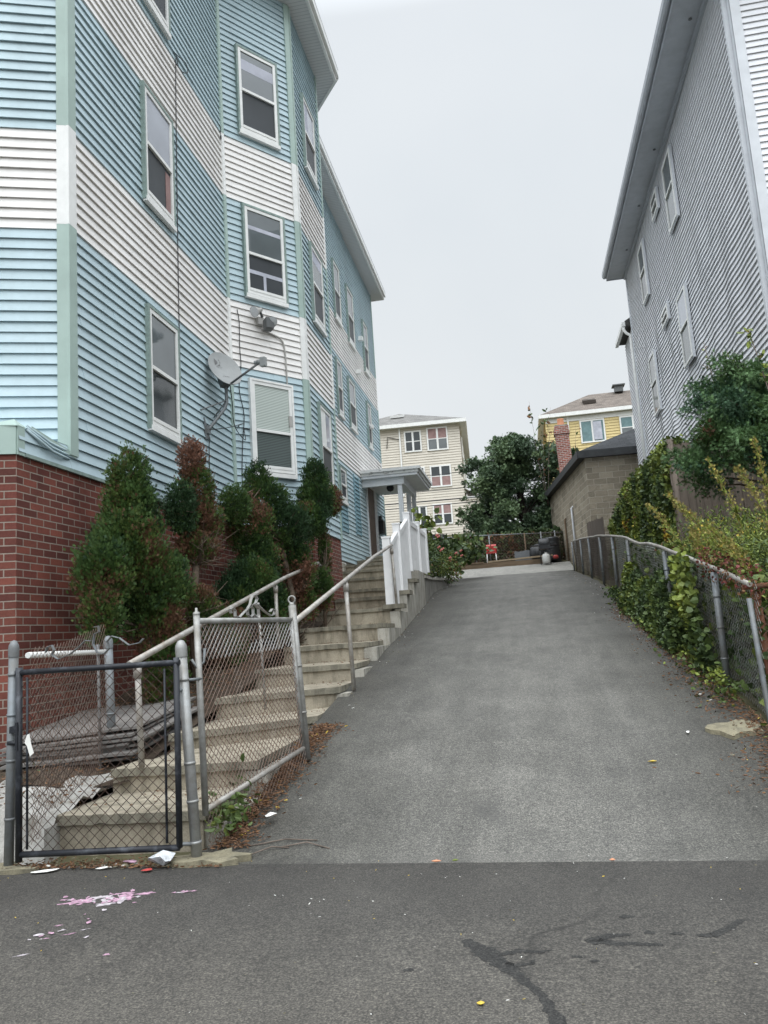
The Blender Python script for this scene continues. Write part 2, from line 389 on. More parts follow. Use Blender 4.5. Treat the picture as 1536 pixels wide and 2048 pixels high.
# ------------------------------------------------------------------ ground profile
PY = [-10, 4.7, 5.4, 6.39, 7.0, 8.3, 10.5, 13, 16.2, 19, 22, 25, 28.3, 31, 60, 150]
PZ = [-1.3, -1.215, -1.055, -.84, -.75, -.56, -.22, .05, .5, .87, 1.15, 1.42, 1.72, 2.2, 7.3, 14]
def zg(y): return float(np.interp(y, PY, PZ))
def left_edge(y): return float(np.interp(y, [4.6, 4.8, 6.4, 10.5, 14, 19, 22, 28, 31], [-2.05, -1.87, -1.9, -1.93, -2.1, -2.22, -2.2, -2.35, -3.6]))

# ------------------------------------------------------------------ setting
def grid_sheet(name, ys, xl, xr, zf, mat, nx=14, jit=0., origin=(0, 0, 0)):
    mb = MB(); rows = []
    for y in ys:
        a, b = xl(y), xr(y); row = []
        for i in range(nx+1):
            x = a+(b-a)*i/nx; row.append((x, y, zf(x, y)))
        rows.append(row)
    for r in range(len(rows)-1):
        for i in range(nx):
            mb.face([rows[r][i], rows[r][i+1], rows[r+1][i+1], rows[r+1][i]], smooth=True)
    return mb.build(name, mat, None, origin)
def nz(x, y, s, a): return a*mnoise.noise(V((x*s, y*s, 3.1)))
tag(grid_sheet('ground', [-12, 0, 4, 5, 6, 7, 8, 9, 10.5, 12, 13, 16, 19, 22, 25, 28, 31, 36, 42, 50, 60, 90, 150], lambda y: -70, lambda y: 70,
    lambda x, y: zg(y)-.09, M['ground'], 24), kind='structure')
tag(grid_sheet('pavement', [-8, -4, 0, 1, 2, 3, 3.6, 4.1, 4.40], lambda y: -25, lambda y: 25,
    lambda x, y: -1.215-.006*(4.4-y), M['pavement'], 60), kind='structure')
ys = [4.405, 4.6]+list(np.arange(4.9, 28.4, .35))
dr = grid_sheet('driveway', ys, lambda y: left_edge(y)-.05+nz(0, y, 3, .03), lambda y: 1.62+nz(9, y, 2, .05),
    lambda x, y: zg(y)-.006+.02*math.cos((x+.2)*.8)*min(1, max(0, (y-4.6)/1.5))+nz(x, y, .8, .012), M['asphalt'], 18)
tag(dr, kind='structure')
tag(grid_sheet('parking_area', [28.3, 29, 30, 31.2], lambda y: -5.5 if y > 28.6 else -2.6, lambda y: 1.7, lambda x, y: zg(y)+.002, M['apron'], 8), kind='structure')
for o_ in (bpy.data.objects['pavement'], dr):      # the seam runs slightly askew, with a crumbled edge
    for v_ in o_.data.vertices:
        if 4.39 < v_.co.y < 4.41: v_.co.y += -.035*max(-4, min(4, v_.co.x))
# damp marks on the pavement
def blob_sheet(mb, outline, z, m=0):
    mb.face([(x, y, z(x, y)) for x, y in outline], m)
def rag(cx, cy, rx, ry, n=14, rot=0, jag=.35, seed=0):
    r = random.Random(seed); pts = []
    for i in range(n):
        a = 2*math.pi*i/n; k = 1+r.uniform(-jag, jag)
        x, y = rx*k*math.cos(a), ry*k*math.sin(a)
        pts.append((cx+x*math.cos(rot)-y*math.sin(rot), cy+x*math.sin(rot)+y*math.cos(rot)))
    return pts
pz = lambda x, y: -1.215-.006*(4.4-y)+.0012
mb = MB()
def ribbon(mb, pts, ws, zf, m=0, seed=1):
    r = random.Random(seed); L = []; R = []
    dense = []
    for i in range(len(pts)-1):
        for k in range(9):
            t = k/9; dense.append((pts[i][0]*(1-t)+pts[i+1][0]*t, pts[i][1]*(1-t)+pts[i+1][1]*t, ws[i]*(1-t)+ws[i+1]*t))
    dense.append((*pts[-1], ws[-1]))
    for i, (x, y, w) in enumerate(dense):
        a = dense[max(i-1, 0)]; b = dense[min(i+1, len(dense)-1)]
        d = V((b[0]-a[0], b[1]-a[1])); d.normalize(); n = V((-d.y, d.x))
        L.append((x+n.x*w*(1+r.uniform(-.45, .45)), y+n.y*w*(1+r.uniform(-.45, .45)))); R.append((x-n.x*w*(1+r.uniform(-.45, .45)), y-n.y*w*(1+r.uniform(-.45, .45))))
    for i in range(len(L)-1):
        q = [R[i], R[i+1], L[i+1], L[i]]
        mb.face([(x, y, zf(x, y)) for x, y in q], m)
ribbon(mb, [(-.36, 3.38), (-.30, 3.28), (-.22, 3.17), (-.15, 3.05), (-.08, 2.92), (-.03, 2.75), (.02, 2.5)], [.02, .045, .035, .022, .02, .022, .02], pz)
ribbon(mb, [(-.235, 3.235), (-.15, 3.27), (-.08, 3.26), (-.03, 3.28)], [.012, .02, .012, .006], pz, 0, 4)
ribbon(mb, [(-.2, 3.16), (-.15, 3.14), (-.1, 3.16), (-.1, 3.19)], [.012, .01, .009, .006], pz, 0, 5)
ribbon(mb, [(.27, 3.43), (.2, 3.42), (.13, 3.37), (.2, 3.34), (.3, 3.335), (.38, 3.33)], [.01, .02, .03, .02, .013, .012], pz, 0, 6)
ribbon(mb, [(.33, 3.45), (.37, 3.445)], [.02, .015], pz, 0, 7)
ribbon(mb, [(.52, 3.42), (.58, 3.42), (.66, 3.5), (.72, 3.58)], [.012, .02, .02, .014], pz, 0, 8)
for x, y, r in ((.06, 3.22, .012), (.12, 3.18, .012), (.45, 3.44, .016), (-.55, 3.1, .015), (.28, 3.62, .02)): blob_sheet(mb, rag(x, y, r*1.6, r, 10, 0, .3, int(x*99+50)), pz)
tag(mb.build('pavement_damp_marks', M['wet']), kind='structure')

# ------------------------------------------------------------------ walls
ZB0, ZB1, ZB2, ZB3 = 4.29, 5.38, 7.13, 8.21
def house_band(z):
    return 1 if (ZB0 <= z < ZB1 or ZB2 <= z < ZB3) else 0
def siding(mb, p0, p1, z0, z1, nrm, expo, band=None, out=.025, wav=None, step=None, ztop=None):
    p0, p1, nrm = V((*p0, 0)), V((*p1, 0)), V((*nrm, 0)); L = (p1-p0).length; n = max(1, int(L/step)) if step else 1
    z = z0; k = 0
    while z < z1-1e-4:
        zt = min(z+expo, z1); m = band((z+zt)/2) if band else 0
        cuts = {i/n for i in range(n+1)}; ph = (k*1.43+z0) % 3.6; js = []
        if step:
            while ph < L-.15:
                if ph > .15: js.append(ph/L)
                ph += 3.6
        cuts = sorted(cuts | set(js)); lay = 0
        for i in range(len(cuts)-1):
            q = []
            if cuts[i] in js: lay ^= 1
            ex_ = .004*lay
            for t in (cuts[i], cuts[i+1]):
                p = p0.lerp(p1, t); dz0, dn0 = wav(t*L, z) if wav else (0, 0); dz1, dn1 = wav(t*L, zt) if wav else (0, 0)
                q.append((p+nrm*(out+dn0+ex_)+V((0, 0, z+dz0)), p+nrm*(.001+dn1*.6+ex_)+V((0, 0, zt+dz1)), p+nrm*(-.003)+V((0, 0, z+dz0+.003))))
            a, b = q
            if cuts[i] in js: mb.face([a[0], a[1], a[1]-nrm*.005, a[0]-nrm*.005], m)
            mb.face([a[0], b[0], b[1], a[1]], m); mb.face([a[2], b[2], b[0], a[0]], m)
        z = zt; k += 1
def wallquad(mb, p0, p1, z0, z1, m=0, u0=0.):
    L = (V(p1)-V(p0)).length
    mb.face([(*p0, z0), (*p1, z0), (*p1, z1), (*p0, z1)], m, [(u0, z0), (u0+L, z0), (u0+L, z1), (u0, z1)])

def window(parent, p, u, w, z0, z1, casing, upper, lower, split=.5, sill=True, depth=.048, cw=.036, sashm='trim_white', blind=None, inner=None, casname='window'):
    """p: xy of the left bottom corner seen from outside; u: xy unit vector to the right seen from outside"""
    u = V((*u, 0)); nrm = V((u.y, -u.x, 0)); up = V((0, 0, 1)); p = V((*p, 0))+nrm*.024
    def bx(mb, a, b, c, d, n0, n1, m=0):
        mb.obox(p+u*((a+b)/2)+up*((c+d)/2)+nrm*((n0+n1)/2), u*(abs(b-a)/2), nrm*(abs(n1-n0)/2), up*(abs(d-c)/2), m)
    mb = MB()
    bx(mb, 0, cw, z0, z1, -.03, depth); bx(mb, w-cw, w, z0, z1, -.03, depth); bx(mb, cw, w-cw, z1-cw, z1, 0, depth*.98)
    bx(mb, cw, w-cw, z0, z0+.03, 0, depth*.97)
    fr = mb.build(casname, M[casing], parent)
    h = z1-z0; zm = z0+h*split; a, b = cw, w-cw
    if sill:
        mb = MB(); bx(mb, cw*.3, w-cw*.3, z0-.025, z0+.04, .0, depth+.012); bx(mb, cw+.002, w-cw-.002, z0+.057, z0+.11, .0, depth*.8); mb.build('sill', M[sashm], fr)
    mb = MB(); s = .055; zb = z0+(.11 if sill else .032)
    bx(mb, a+.002, a+s, zb, z1-cw-.002, .012, .04); bx(mb, b-s, b-.002, zb, z1-cw-.002, .012, .04)
    bx(mb, a+s, b-s, z1-cw-s, z1-cw-.002, .012, .039); bx(mb, a+s, b-s, zb, zb+s*.8, .012, .046)
    bx(mb, a+s, b-s, zm-.022, zm+.022, .012, .05)
    mb.build('sash', M[sashm], fr)
    mb = MB(); bx(mb, a+s, b-s, zm+.022, z1-cw-s, .006, .022); mb.build('upper_pane', M[upper], fr)
    mb = MB(); bx(mb, a+s, b-s, zb+s*.8, zm-.022, .006, .018); mb.build('lower_pane', M[lower], fr)
    if inner:
        mb = MB()
        for (ia, ib, ic, id_, im) in inner: bx(mb, a+s+ia*(b-a-2*s), a+s+ib*(b-a-2*s), z0+ic*h, z0+id_*h, .019, .024)
        mb.build('curtain', M[inner[0][4]], fr)
    return fr

# ================================================================== BLUE HOUSE
HX = -4.24; ZS = 1.77
house = thing('apartment_house', (-8, 15, -.5), 'three storey house clad in blue siding with white bands above a red brick base', 'house')
a22 = math.radians(21); FD = V((-math.cos(a22), -math.sin(a22)))     # front face runs left and towards the street
C0 = V((HX, 6.95)); F1 = C0+FD*3.2; F2 = V((-13.2, F1.y))
out = [(HX, 6.95), (HX, 11.4), (-3.33, 12.6), (-3.33, 14.5), (HX, 15.7), (HX, 24.8), (-13.2, 24.8), (F2.x, F2.y), (F1.x, F1.y)]
def zeave(y): return 11.36-.024*(y-12.6)
NA = V((1.2, -.91)).normalized(); NB = V((1.2, .91)).normalized()
walls = [((HX, 6.95), (HX, 11.4), (1, 0)), ((HX, 11.4), (-3.33, 12.6), tuple(NA)), ((-3.33, 12.6), (-3.33, 14.5), (1, 0)), ((-3.33, 14.5), (HX, 15.7), tuple(NB)), ((HX, 15.7), (HX, 24.8), (1, 0))]
mb = MB(); EX = .1092
def w_small(u, z): return (nz(u, z, 1.1, .004), nz(u, z*1.3, .9, .003))
for a, b, n in walls: siding(mb, a, b, ZS, 11.36, n, EX, house_band, wav=w_small, step=.9)
siding(mb, (HX, 6.13), (HX, 6.948), ZS, ZS+EX*2, (1, 0), EX, None)
nf = V((FD.y*-1, FD.x)); nf = V((math.sin(a22), -math.cos(a22)))
siding(mb, tuple(F1), tuple(C0), 1.95, 11.4, tuple(nf), EX, house_band, wav=w_small, step=1.1)
siding(mb, tuple(F2), tuple(F1), 1.95, 11.4, (0, -1), EX, house_band)
siding(mb, (HX, 24.8), (-13.2, 24.8), ZS, 11.1, (0, 1), EX, house_band)
siding(mb, (-13.2, 24.8), tuple(F2), ZS, 11.1, (-1, 0), EX, house_band)
mb.build('siding', [M['blue'], M['white_vinyl']], house)
# core so that nothing shows through
core = MB(); e = .012
cp = [(HX-e, 6.95+e), (HX-e, 11.4), (-3.33-e, 12.6), (-3.33-e, 14.5), (HX-e, 15.7), (HX-e, 24.8-e), (-13.2+e, 24.8-e), (F2.x+e, F2.y+e), (F1.x, F1.y+e)]
core.extrude_poly([(x, y, -1.3) for x, y in cp], (0, 0, 12.3)); core.build('sheathing', M['concrete_dark'], house)
# brick base
mb = MB(); B0 = V((HX, 6.13)); Bf = B0+FD*3.3; u = 0
for a, b in (((HX, 6.13), (HX, 11.4)), ((HX, 11.4), (-3.33, 12.6)), ((-3.33, 12.6), (-3.33, 14.5)), ((-3.33, 14.5), (HX, 15.7))):
    n = V((b[1]-a[1], -(b[0]-a[0]))).normalized()*-.004
    wallquad(mb, (a[0]+n.x, a[1]+n.y), (b[0]+n.x, b[1]+n.y), -1.4, ZS-.02, 0, u); u += (V(b)-V(a)).length
wallquad(mb, tuple(Bf), tuple(B0), -1.4, ZS-.02, 0, -3.3)
wallquad(mb, (-13.2, Bf.y), tuple(Bf), -1.4, ZS-.02, 0, 0)
mb.face([(HX, 6.13, ZS-.02), (HX, 6.95, ZS-.02), (F1.x, F1.y, ZS-.02), (Bf.x, Bf.y, ZS-.02)], 0)
mb.build('brick_base', M['brick'], house)
mb = MB(); wallquad(mb, (HX-.004, 15.7), (HX-.004, 24.8), -.4, ZS-.02, 0, 0); mb.build('foundation_wall', M['concrete_dark'], house)
# basement window
mb = MB(); mb.box(HX, HX+.03, 17.75, 18.75, 1.3, 1.72); bw = mb.build('basement_window', M['trim_white'], house)
mb = MB(); mb.box(HX+.031, HX+.036, 17.8, 18.68, 1.34, 1.7); mb.build('pane', M['concrete_grey'], bw)
# trims
def vtrim(name, pts, z0, z1, mats, w_off=0):
    """pts: list of xy ; strip with thickness"""
    segs = []
    cuts = [z0]+[z for z in (ZB0, ZB1, ZB2, ZB3) if z0 < z < z1]+[z1]
    mb = MB()
    for i in range(len(cuts)-1):
        m = house_band((cuts[i]+cuts[i+1])/2)
        for a, b in pts:
            a_, b_ = V((*a, 0)), V((*b, 0)); d = (b_-a_); n = V((d.y, -d.x, 0)).normalized()
            mb.obox((a_+b_)/2+n*.018+V((0, 0, (cuts[i]+cuts[i+1])/2)), d/2, n*.02, V((0, 0, (cuts[i+1]-cuts[i])/2-.0008)), m)
    return mb.build(name, mats, house)
TM = [M['sage'], M['trim_white']]
c0 = V((HX, 6.95)); k1 = c0+FD*.10
vtrim('corner_board', [(tuple(k1-FD.normalized()*0), (HX, 6.95)), ((HX+.0, 6.91), (HX+.0, 7.05))], 1.9, 11.36, TM)
d1 = V((.91, 1.2)).normalized()
pc = V((-3.33, 12.6))
vtrim('corner_board', [(tuple(pc-d1*.10), tuple(pc)), ((-3.33, 12.597), (-3.33, 12.68))], ZS, 11.34, TM)
vtrim('corner_board', [((-3.33, 14.44), (-3.33, 14.5))], ZS-.02, 11.32, TM)
pi_ = V((HX, 11.4)); vtrim('corner_board', [(tuple(pi_+d1*.001), tuple(pi_+d1*.05)), ((HX, 11.36), (HX, 11.4))], ZS, 11.36, TM)
vtrim('corner_board', [((HX, 24.75), (HX, 24.8))], ZS, 11.07, TM)
# boxed foot of the front bay and the bent flashing on the ledge
mb = MB(); n3 = V((nf.x, nf.y, 0))
mb.box(HX-.0, HX+.018, 6.12, 6.22, ZS-.03, 2.0); mb.obox(V((HX, 6.125, (ZS-.03+2)/2))+V((*FD, 0))*.09+n3*.008, V((*FD, 0))*.09, n3*.01, (0, 0, (2.03-ZS)/2))
q = [V((HX+.02, 6.10, 1.99)), V((HX+.02, 6.25, 2.0)), V((HX-.09, 6.22, 2.09))]
mb.face(q); mb.face([q[0], q[2], V((HX-.25, 6.02, 2.0))])
mb.build('corner_cap', M['sage'], house)
mb = MB()
mb.face([(HX+.004, 6.22, ZS+2*EX+.004), (HX+.004, 6.95, ZS+2*EX+.004), (F1.x, F1.y, 2.16), (Bf.x, Bf.y, 2.0), (HX-.1, 6.1, 2.0)])
siding(mb, tuple(Bf), (HX-.18, 6.13-.07), ZS, 2.0, tuple(nf), EX)
for k in range(3):
    a = V((HX+.012, 6.25, 2.03-.02*k)); b = V((HX+.012, 6.93, 1.93-.035*k)); c = (a+b)/2+V((.015+.012*k, 0, -.035-.015*k))
    mb.tube([a, a.lerp(c, .5)+V((.012, 0, -.01)), c, c.lerp(b, .5)+V((.012, 0, -.008)), b], .012, 6)
mb.build('ledge_flashing', M['blue'], house)
mb = MB(); mb.obox((HX+.025, 6.66, 1.955), (.004, 0, 0), (0, .36, -.055), (0, .004, .022)); mb.build('bent_flashing', M['sage'], house)
# lower edge strip
mb = MB(); mb.box(HX+.0, HX+.03, 6.22, 11.37, ZS-.035, ZS-.003); mb.build('starter_strip', M['sage_dark'], house)
# eaves
off = .40
eo = [(F2.x-.4, F2.y-.4), (F1.x+.05, F1.y-.45), (HX+off, 6.75), (HX+off, 11.2), (-3.33+off, 12.42), (-3.33+off, 14.7), (HX+off, 15.9), (HX+off, 25.2), (-13.6, 25.2)]
ei = [(F2.x, F2.y), (F1.x, F1.y), (HX, 6.95), (HX, 11.4), (-3.33, 12.6), (-3.33, 14.5), (HX, 15.7), (HX, 24.8), (-13.2, 24.8)]
mb = MB(); mf = MB(); mg = MB(); mr = MB(); md = MB()
for i in range(len(eo)):
    j = (i+1) % len(eo); a, b = eo[i], eo[j]; c, d = ei[j], ei[i]
    mb.face([(*a, zeave(a[1])), (*b, zeave(b[1])), (*c, zeave(c[1])), (*d, zeave(d[1]))])
    dd = V((b[0]-a[0], b[1]-a[1])); n = V((dd.y, -dd.x)).normalized(); L = dd.length
    for ms, o, h0, h1 in ((mf, .0, -.02, .19), (mg, .055, .06, .2)):
        A = V((*a, 0))+V((*n, 0))*(o+.02); B = V((*b, 0))+V((*n, 0))*(o+.02)
        za, zb = zeave(a[1]), zeave(b[1])
        ms.face([A+V((0, 0, za+h0)), B+V((0, 0, zb+h0)), B+V((0, 0, zb+h1)), A+V((0, 0, za+h1))])
        A2, B2 = A-V((*n, 0))*(.05), B-V((*n, 0))*(.05)
        ms.face([A2+V((0, 0, za+h0)), B2+V((0, 0, zb+h0)), B+V((0, 0, zb+h0)), A+V((0, 0, za+h0))])
    A = V((*a, zeave(a[1])+.2))+V((*n, 0))*.078; B = V((*b, zeave(b[1])+.2))+V((*n, 0))*.078
    md.face([A, B, B+V((0, 0, .022)), A+V((0, 0, .022))])
    A += V((0, 0, .022)); B += V((0, 0, .022)); ca = V((-8.6, min(max(a[1], 11), 20), 13.1)); cb = V((-8.6, min(max(b[1], 11), 20), 13.1))
    mr.face([A, B, cb, ca], 0, [(0, 0), (L, 0), (L, 5), (0, 5)])
t = NT('vented_soffit'); w = t.n.new('ShaderNodeTexWave'); w.bands_direction = 'Y'; w.inputs['Scale'].default_value = 4
t.l.new(t.mapping(), w.inputs['Vector']); t.col(t.ramp(w.outputs['Fac'], [(.0, (.40, .41, .42, 1)), (.12, (.6, .6, .6, 1))])); t.bump(w.outputs['Fac'], .3, .01); M['soffit_v'] = t.set(.6)
mb.build('soffit', M['soffit_v'], house); mf.build('fascia', M['trim_white'], house); mr.build('roof', M['shingle_grey'], house); md.build('drip_edge', M['trim_slate'], house); mg.build('gutter', M['trim_white'], house)
# windows: near wall, bay diagonal, bay front, rear wall
rows = [(2.57, 4.12), (5.49, 7.09), (8.36, 9.98)]
up_opts = ['glass', 'glass', 'glass']
UY = (0, 1)
for i, (z0, z1) in enumerate(rows):
    window(house, (HX, 8.56), UY, .87, z0, z1, 'sage_dark', ('glass', 'glass_pale', 'glass')[i], ('glass_dark', 'screen', 'screen')[i], inner=(None, [(.78, .98, .1, .45, 'curtain_red')], [(0, 1, .84, .95, 'curtain')])[i])
ub = tuple(d1); pb = V((-4.04, 11.66))
for i, (z0, z1) in enumerate(rows):
    if i == 0: window(house, tuple(pb), ub, .84, z0, z1, 'trim_white', 'blind', 'blind_dark', .46, depth=.05)
    elif i == 1: window(house, tuple(pb), ub, .84, z0, z1, 'sage_dark', 'glass', 'screen', .47, inner=[(0, 1, .74, .78, 'curtain'), (0, 1, .26, .30, 'curtain'), (.42, .5, .1, .26, 'curtain')])
    else: window(house, tuple(pb), ub, .84, z0, z1, 'sage_dark', 'glass', 'screen', .5, inner=[(0, 1, .74, .86, 'curtain')])
for i, (z0, z1) in enumerate([(2.55, 4.08), (5.57, 7.07), (8.55, 10.03)]):
    window(house, (-3.33, 13.17), UY, .84, z0, z1, 'sage_dark', ('glass_pale', 'glass', 'glass_pale')[i], 'screen', inner=([(0, .55, .52, .94, 'trim_white')], [(0, 1, .8, .95, 'curtain')], [(0, .4, .55, .95, 'curtain')])[i])
for y, wd, z0, z1 in ((19.1, .75, 8.08, 9.72), (20.68, .85, 8.0, 9.7), (22.85, .72, 7.85, 9.5), (18.85, .6, 5.45, 6.95), (20.2, .85, 5.45, 6.87), (22.72, .6, 5.48, 6.88), (18.55, .7, 3.2, 4.1)):
    window(house, (HX, y), UY, wd, z0, z1, 'sage_dark', 'glass', 'screen')
M['patch'] = m_siding('faded_blue_vinyl', (.20, .33, .385, 1))
for y0, y1, z0, z1 in ((18.57, 19.23, 2.5, 3.17), (20.25, 20.82, 2.6, 4.17)):
    mb = MB(); siding(mb, (HX+.02, y0), (HX+.02, y1), z0, z1, (1, 0), EX)
    for ya in (y0, y1): mb.box(HX, HX+.045, ya-.02, ya+.02, z0-.02, z1+.02)
    mb.build('boarded_opening', M['patch'], house)
for y, z in ((22.3, 8.6), (21.6, 7.35), (23.1, 6.1)):
    mb = MB(); mb.box(HX+.0, HX+.14, y-.07, y+.07, z, z+.12); mb.build('dryer_vent', M['trim_white'], house)
# door
mb = MB(); mb.box(HX, HX+.05, 21.9, 22.0, 2.1, 4.3); mb.box(HX, HX+.05, 23.0, 23.35, 2.1, 4.3); mb.box(HX, HX+.05, 22.0, 23.0, 4.18, 4.3)
dp = mb.build('door', M['porch_white'], house)
mb = MB(); mb.box(HX, HX+.03, 22.0, 23.0, 2.1, 4.18); mb.build('door_leaf', M['door'], dp)
# porch canopy with posts
mb = MB(); px0, px1, py0, py1, pz0 = HX+.02, -2.70, 21.3, 24.0, 4.2
mb.box(px0, px1+.05, py0-.03, py1+.03, pz0+.02, pz0+.09); mb.box(px0, -3.05, py0+.1, py0+.22, pz0-.18, pz0+.02); mb.box(-3.17, -3.05, py0+.22, py1-.1, pz0-.18, pz0+.02)
po = mb.build('porch_roof', M['porch_white'], house)
mb = MB(); A = [(px0, py0-.06), (px1+.09, py0-.06), (px1+.09, py1+.06), (px0, py1+.06)]
for h0, h1, g in ((.09, .17, .0), (.17, .25, .05)):
    mb.box(px0, px1+.09+g, py0-.06-g, py1+.06+g, pz0+h0+.001, pz0+h1)
mb.build('porch_cornice', M['peeling'], po)
mb = MB(); P4 = [V((px0, py0-.11, pz0+.25)), V((px1+.14, py0-.11, pz0+.25)), V((px1+.14, py1+.11, pz0+.25)), V((px0, py1+.11, pz0+.25))]
tip0 = V((px0, py0+.9, pz0+.42)); tip1 = V((px1-.6, py0+.9, pz0+.42)); tip2 = V((px1-.6, py1-.9, pz0+.42)); tip3 = V((px0, py1-.9, pz0+.42))
mb.face([P4[0], P4[1], tip1, tip0]); mb.face([P4[1], P4[2], tip2, tip1]); mb.face([P4[2], P4[3], tip3, tip2]); mb.face([tip0, tip1, tip2, tip3]); mb.build('porch_roofing', M['peeling'], po)
for x, y in ((-3.18, 21.5), (-3.16, 22.95), (-3.13, 23.85)):
    mb = MB(); mb.box(x-.06, x+.06, y-.06, y+.06, 2.05, pz0-.18 if y > 21.6 else pz0-.18); mb.build('porch_post', M['porch_white'], po)
mb = MB(); mb.lathe((-3.55, 22.1, pz0+.02), (0, 0, -1), [(.05, 0), (.06, .03), (.05, .05), (.09, .08), (.11, .16), (.08, .24), (.0, .27)], 12); mb.build('porch_lamp', M['black_plastic'], po)
mb = MB(); mb.box(HX+.05, HX+.18, 23.45, 23.8, 2.95, 3.35); mb.box(HX+.05, HX+.12, 23.5, 23.75, 3.36, 3.5); mb.build('letter_box', M['black_plastic'], house)
# basement of the porch: concrete platform belongs to stairs below

# ------------------------------------------------------------------ cables, conduit, floodlight, dish
def cable(pts, r, mat, name, label, cat):
    # smooth polyline
    P = [V(p) for p in pts]; D = []
    for i in range(len(P)-1):
        p0 = P[max(i-1, 0)]; p1 = P[i]; p2 = P[i+1]; p3 = P[min(i+2, len(P)-1)]
        for k in range(5):
            t = k/5; D.append(.5*((2*p1)+(p2-p0)*t+(2*p0-5*p1+4*p2-p3)*t*t+(3*p1-p0-3*p2+p3)*t**3))
    D.append(P[-1]); mb = MB(); mb.tube(D, r, 6)
    return tag(mb.build(name, mat, None, tuple(P[0])), label, cat)
x = HX+.03
cable([(x, 9.5, 2.2), (x, 9.52, 4.2), (x, 9.58, 6.2), (x, 9.66, 8.13), (x+.02, 9.70, 8.15)], .0065, M['cable'], 'wall_cable', 'thin black cable hanging straight down the blue wall from a small wire loop', 'cable')
cable([(x+.01, 9.6, 8.14), (x+.03, 9.8, 8.13), (x+.05, 9.95, 8.22), (x+.05, 9.9, 8.33), (x+.02, 9.7, 8.3), (x, 9.6, 8.3)], .0065, M['cable'], 'wire_loop', 'small bent wire loop on the upper white band of the house', 'wire')
cable([(x, 11.65, 10.9), (x-.0, 11.5, 9.6), (x, 11.38, 8.2), (x+.05, 11.2, 8.05), (x+.1, 11.1, 8.12)], .0065, M['cable'], 'wall_cable', 'black cable running down the inner corner beside the top bay window', 'cable')
na = V((NA.x, NA.y, 0))
def onbay(s, z, o=.035): return tuple(V((HX, 11.4, z))+V((d1.x, d1.y, 0))*s+na*o)
cable([onbay(.17, 5.22), onbay(.2, 5.0), onbay(.19, 4.6), onbay(.2, 4.3), onbay(.15, 3.9), onbay(.22, 3.5), onbay(.17, 3.0), onbay(.14, 2.4), onbay(.2, 1.9)], .0065, M['cable'], 'wall_cable', 'loose black cable meandering down the bay beside the lowest window', 'cable')
cable([onbay(.62, 4.98), onbay(.8, 4.95), onbay(.98, 4.9), onbay(1.06, 4.75), onbay(1.08, 4.2), onbay(1.09, 3.5), onbay(1.11, 2.7)], .014, M['conduit'], 'electrical_conduit', 'thin grey conduit from the floodlight down the right side of the bay', 'conduit')
mb = MB(); mb.obox(V(onbay(1.09, 3.5, .05)), V((d1.x, d1.y, 0))*.03, na*.025, V((0, 0, .09))); tag(mb.build('junction_box', M['conduit'], None, onbay(1.09, 3.5)), 'small grey junction box on the conduit beside the lowest bay window', 'electrical box')
fl = thing('floodlight', onbay(.6, 5.1, .02), 'twin head security floodlight on the lower white band of the bay', 'floodlight')
mb = MB(); c = V(onbay(.58, 5.1, .05)); mb.obox(c, V((d1.x, d1.y, 0))*.06, na*.05, V((0, 0, .06))); mb.build('mounting_box', M['conduit'], fl)
for s, dz, dv in ((.46, .1, V((-.45, -.75, -.45))), (.72, -.02, V((.5, -.75, -.5)))):
    dv.normalize(); cc = V(onbay(s, 5.12+dz, .16)); mb = MB(); mb.lathe(cc-dv*.1, dv, [(0, 0), (.035, .0), (.04, .06), (.085, .15), (.09, .17)], 14); hd = mb.build('lamp_head', M['conduit'], fl)
    mb = MB(); mb.lathe(cc-dv*.1, dv, [(.088, .168), (.05, .175), (0, .178)], 14); mb.build('lens', M['lamp_glass'], hd)
mb = MB(); cc = V(onbay(.66, 5.03, .18)); mb.obox(cc, V((d1.x, d1.y, .1))*.075, na*.05+V((0, 0, .02)), V((0, 0, .085))); mb.build('sensor', M['dish_dark'], fl)
mb = MB(); mb.tube([onbay(.5, 5.2, .06), onbay(.55, 5.25, .12), onbay(.6, 5.16, .1)], .025, 8); mb.build('bracket', M['dish_dark'], fl)

ds = thing('satellite_dish', (HX+.02, 10.35, 2.95), 'grey satellite dish on a bent mast fixed to the blue wall', 'satellite dish')
dc = V((-3.98, 10.55, 3.92)); lnb = V((-3.40, 10.42, 3.90))
dn = V((.69, -.57, .45)).normalized()
du = V((0, 0, 1)); du = (du-dn*du.dot(dn)).normalized(); dr_ = du.cross(dn).normalized()
mb = MB(); R1, R2 = .26, .315; nr, na_ = 7, 32; ring = []
for i in range(nr+1):
    r = i/nr; row = []
    for j in range(na_):
        th = 2*math.pi*j/na_; row.append(dc+dr_*(R1*r*math.cos(th))+du*(R2*r*math.sin(th))+dn*(.055*r*r-.055))
    ring.append(row)
for i in range(nr):
    for j in range(na_):
        k = (j+1) % na_; mb.face([ring[i][j], ring[i][k], ring[i+1][k], ring[i+1][j]], 0, None, True)
        mb.face([p-dn*.012 for p in (ring[i+1][j], ring[i+1][k], ring[i][k], ring[i][j])], 0, None, True)
for j in range(na_):
    k = (j+1) % na_; mb.face([ring[nr][j], ring[nr][k], ring[nr][k]-dn*.012, ring[nr][j]-dn*.012])
refl = mb.build('reflector', M['dish'], ds)
def dpt(a, b, o=.004): r2 = (a/R1)**2+(b/R2)**2; return dc+dr_*a+du*b+dn*(.055*r2-.055+o)
mb = MB()   # logo mark: a dark square cut by a light swoosh
sq = [(-.10, .19), (-.045, .19), (-.045, .10), (-.10, .10)]
def strip(f0, f1, n=8):
    for i in range(n):
        t0, t1 = i/n, (i+1)/n; mb.face([dpt(*f0(t0)), dpt(*f1(t0)), dpt(*f1(t1)), dpt(*f0(t1))])
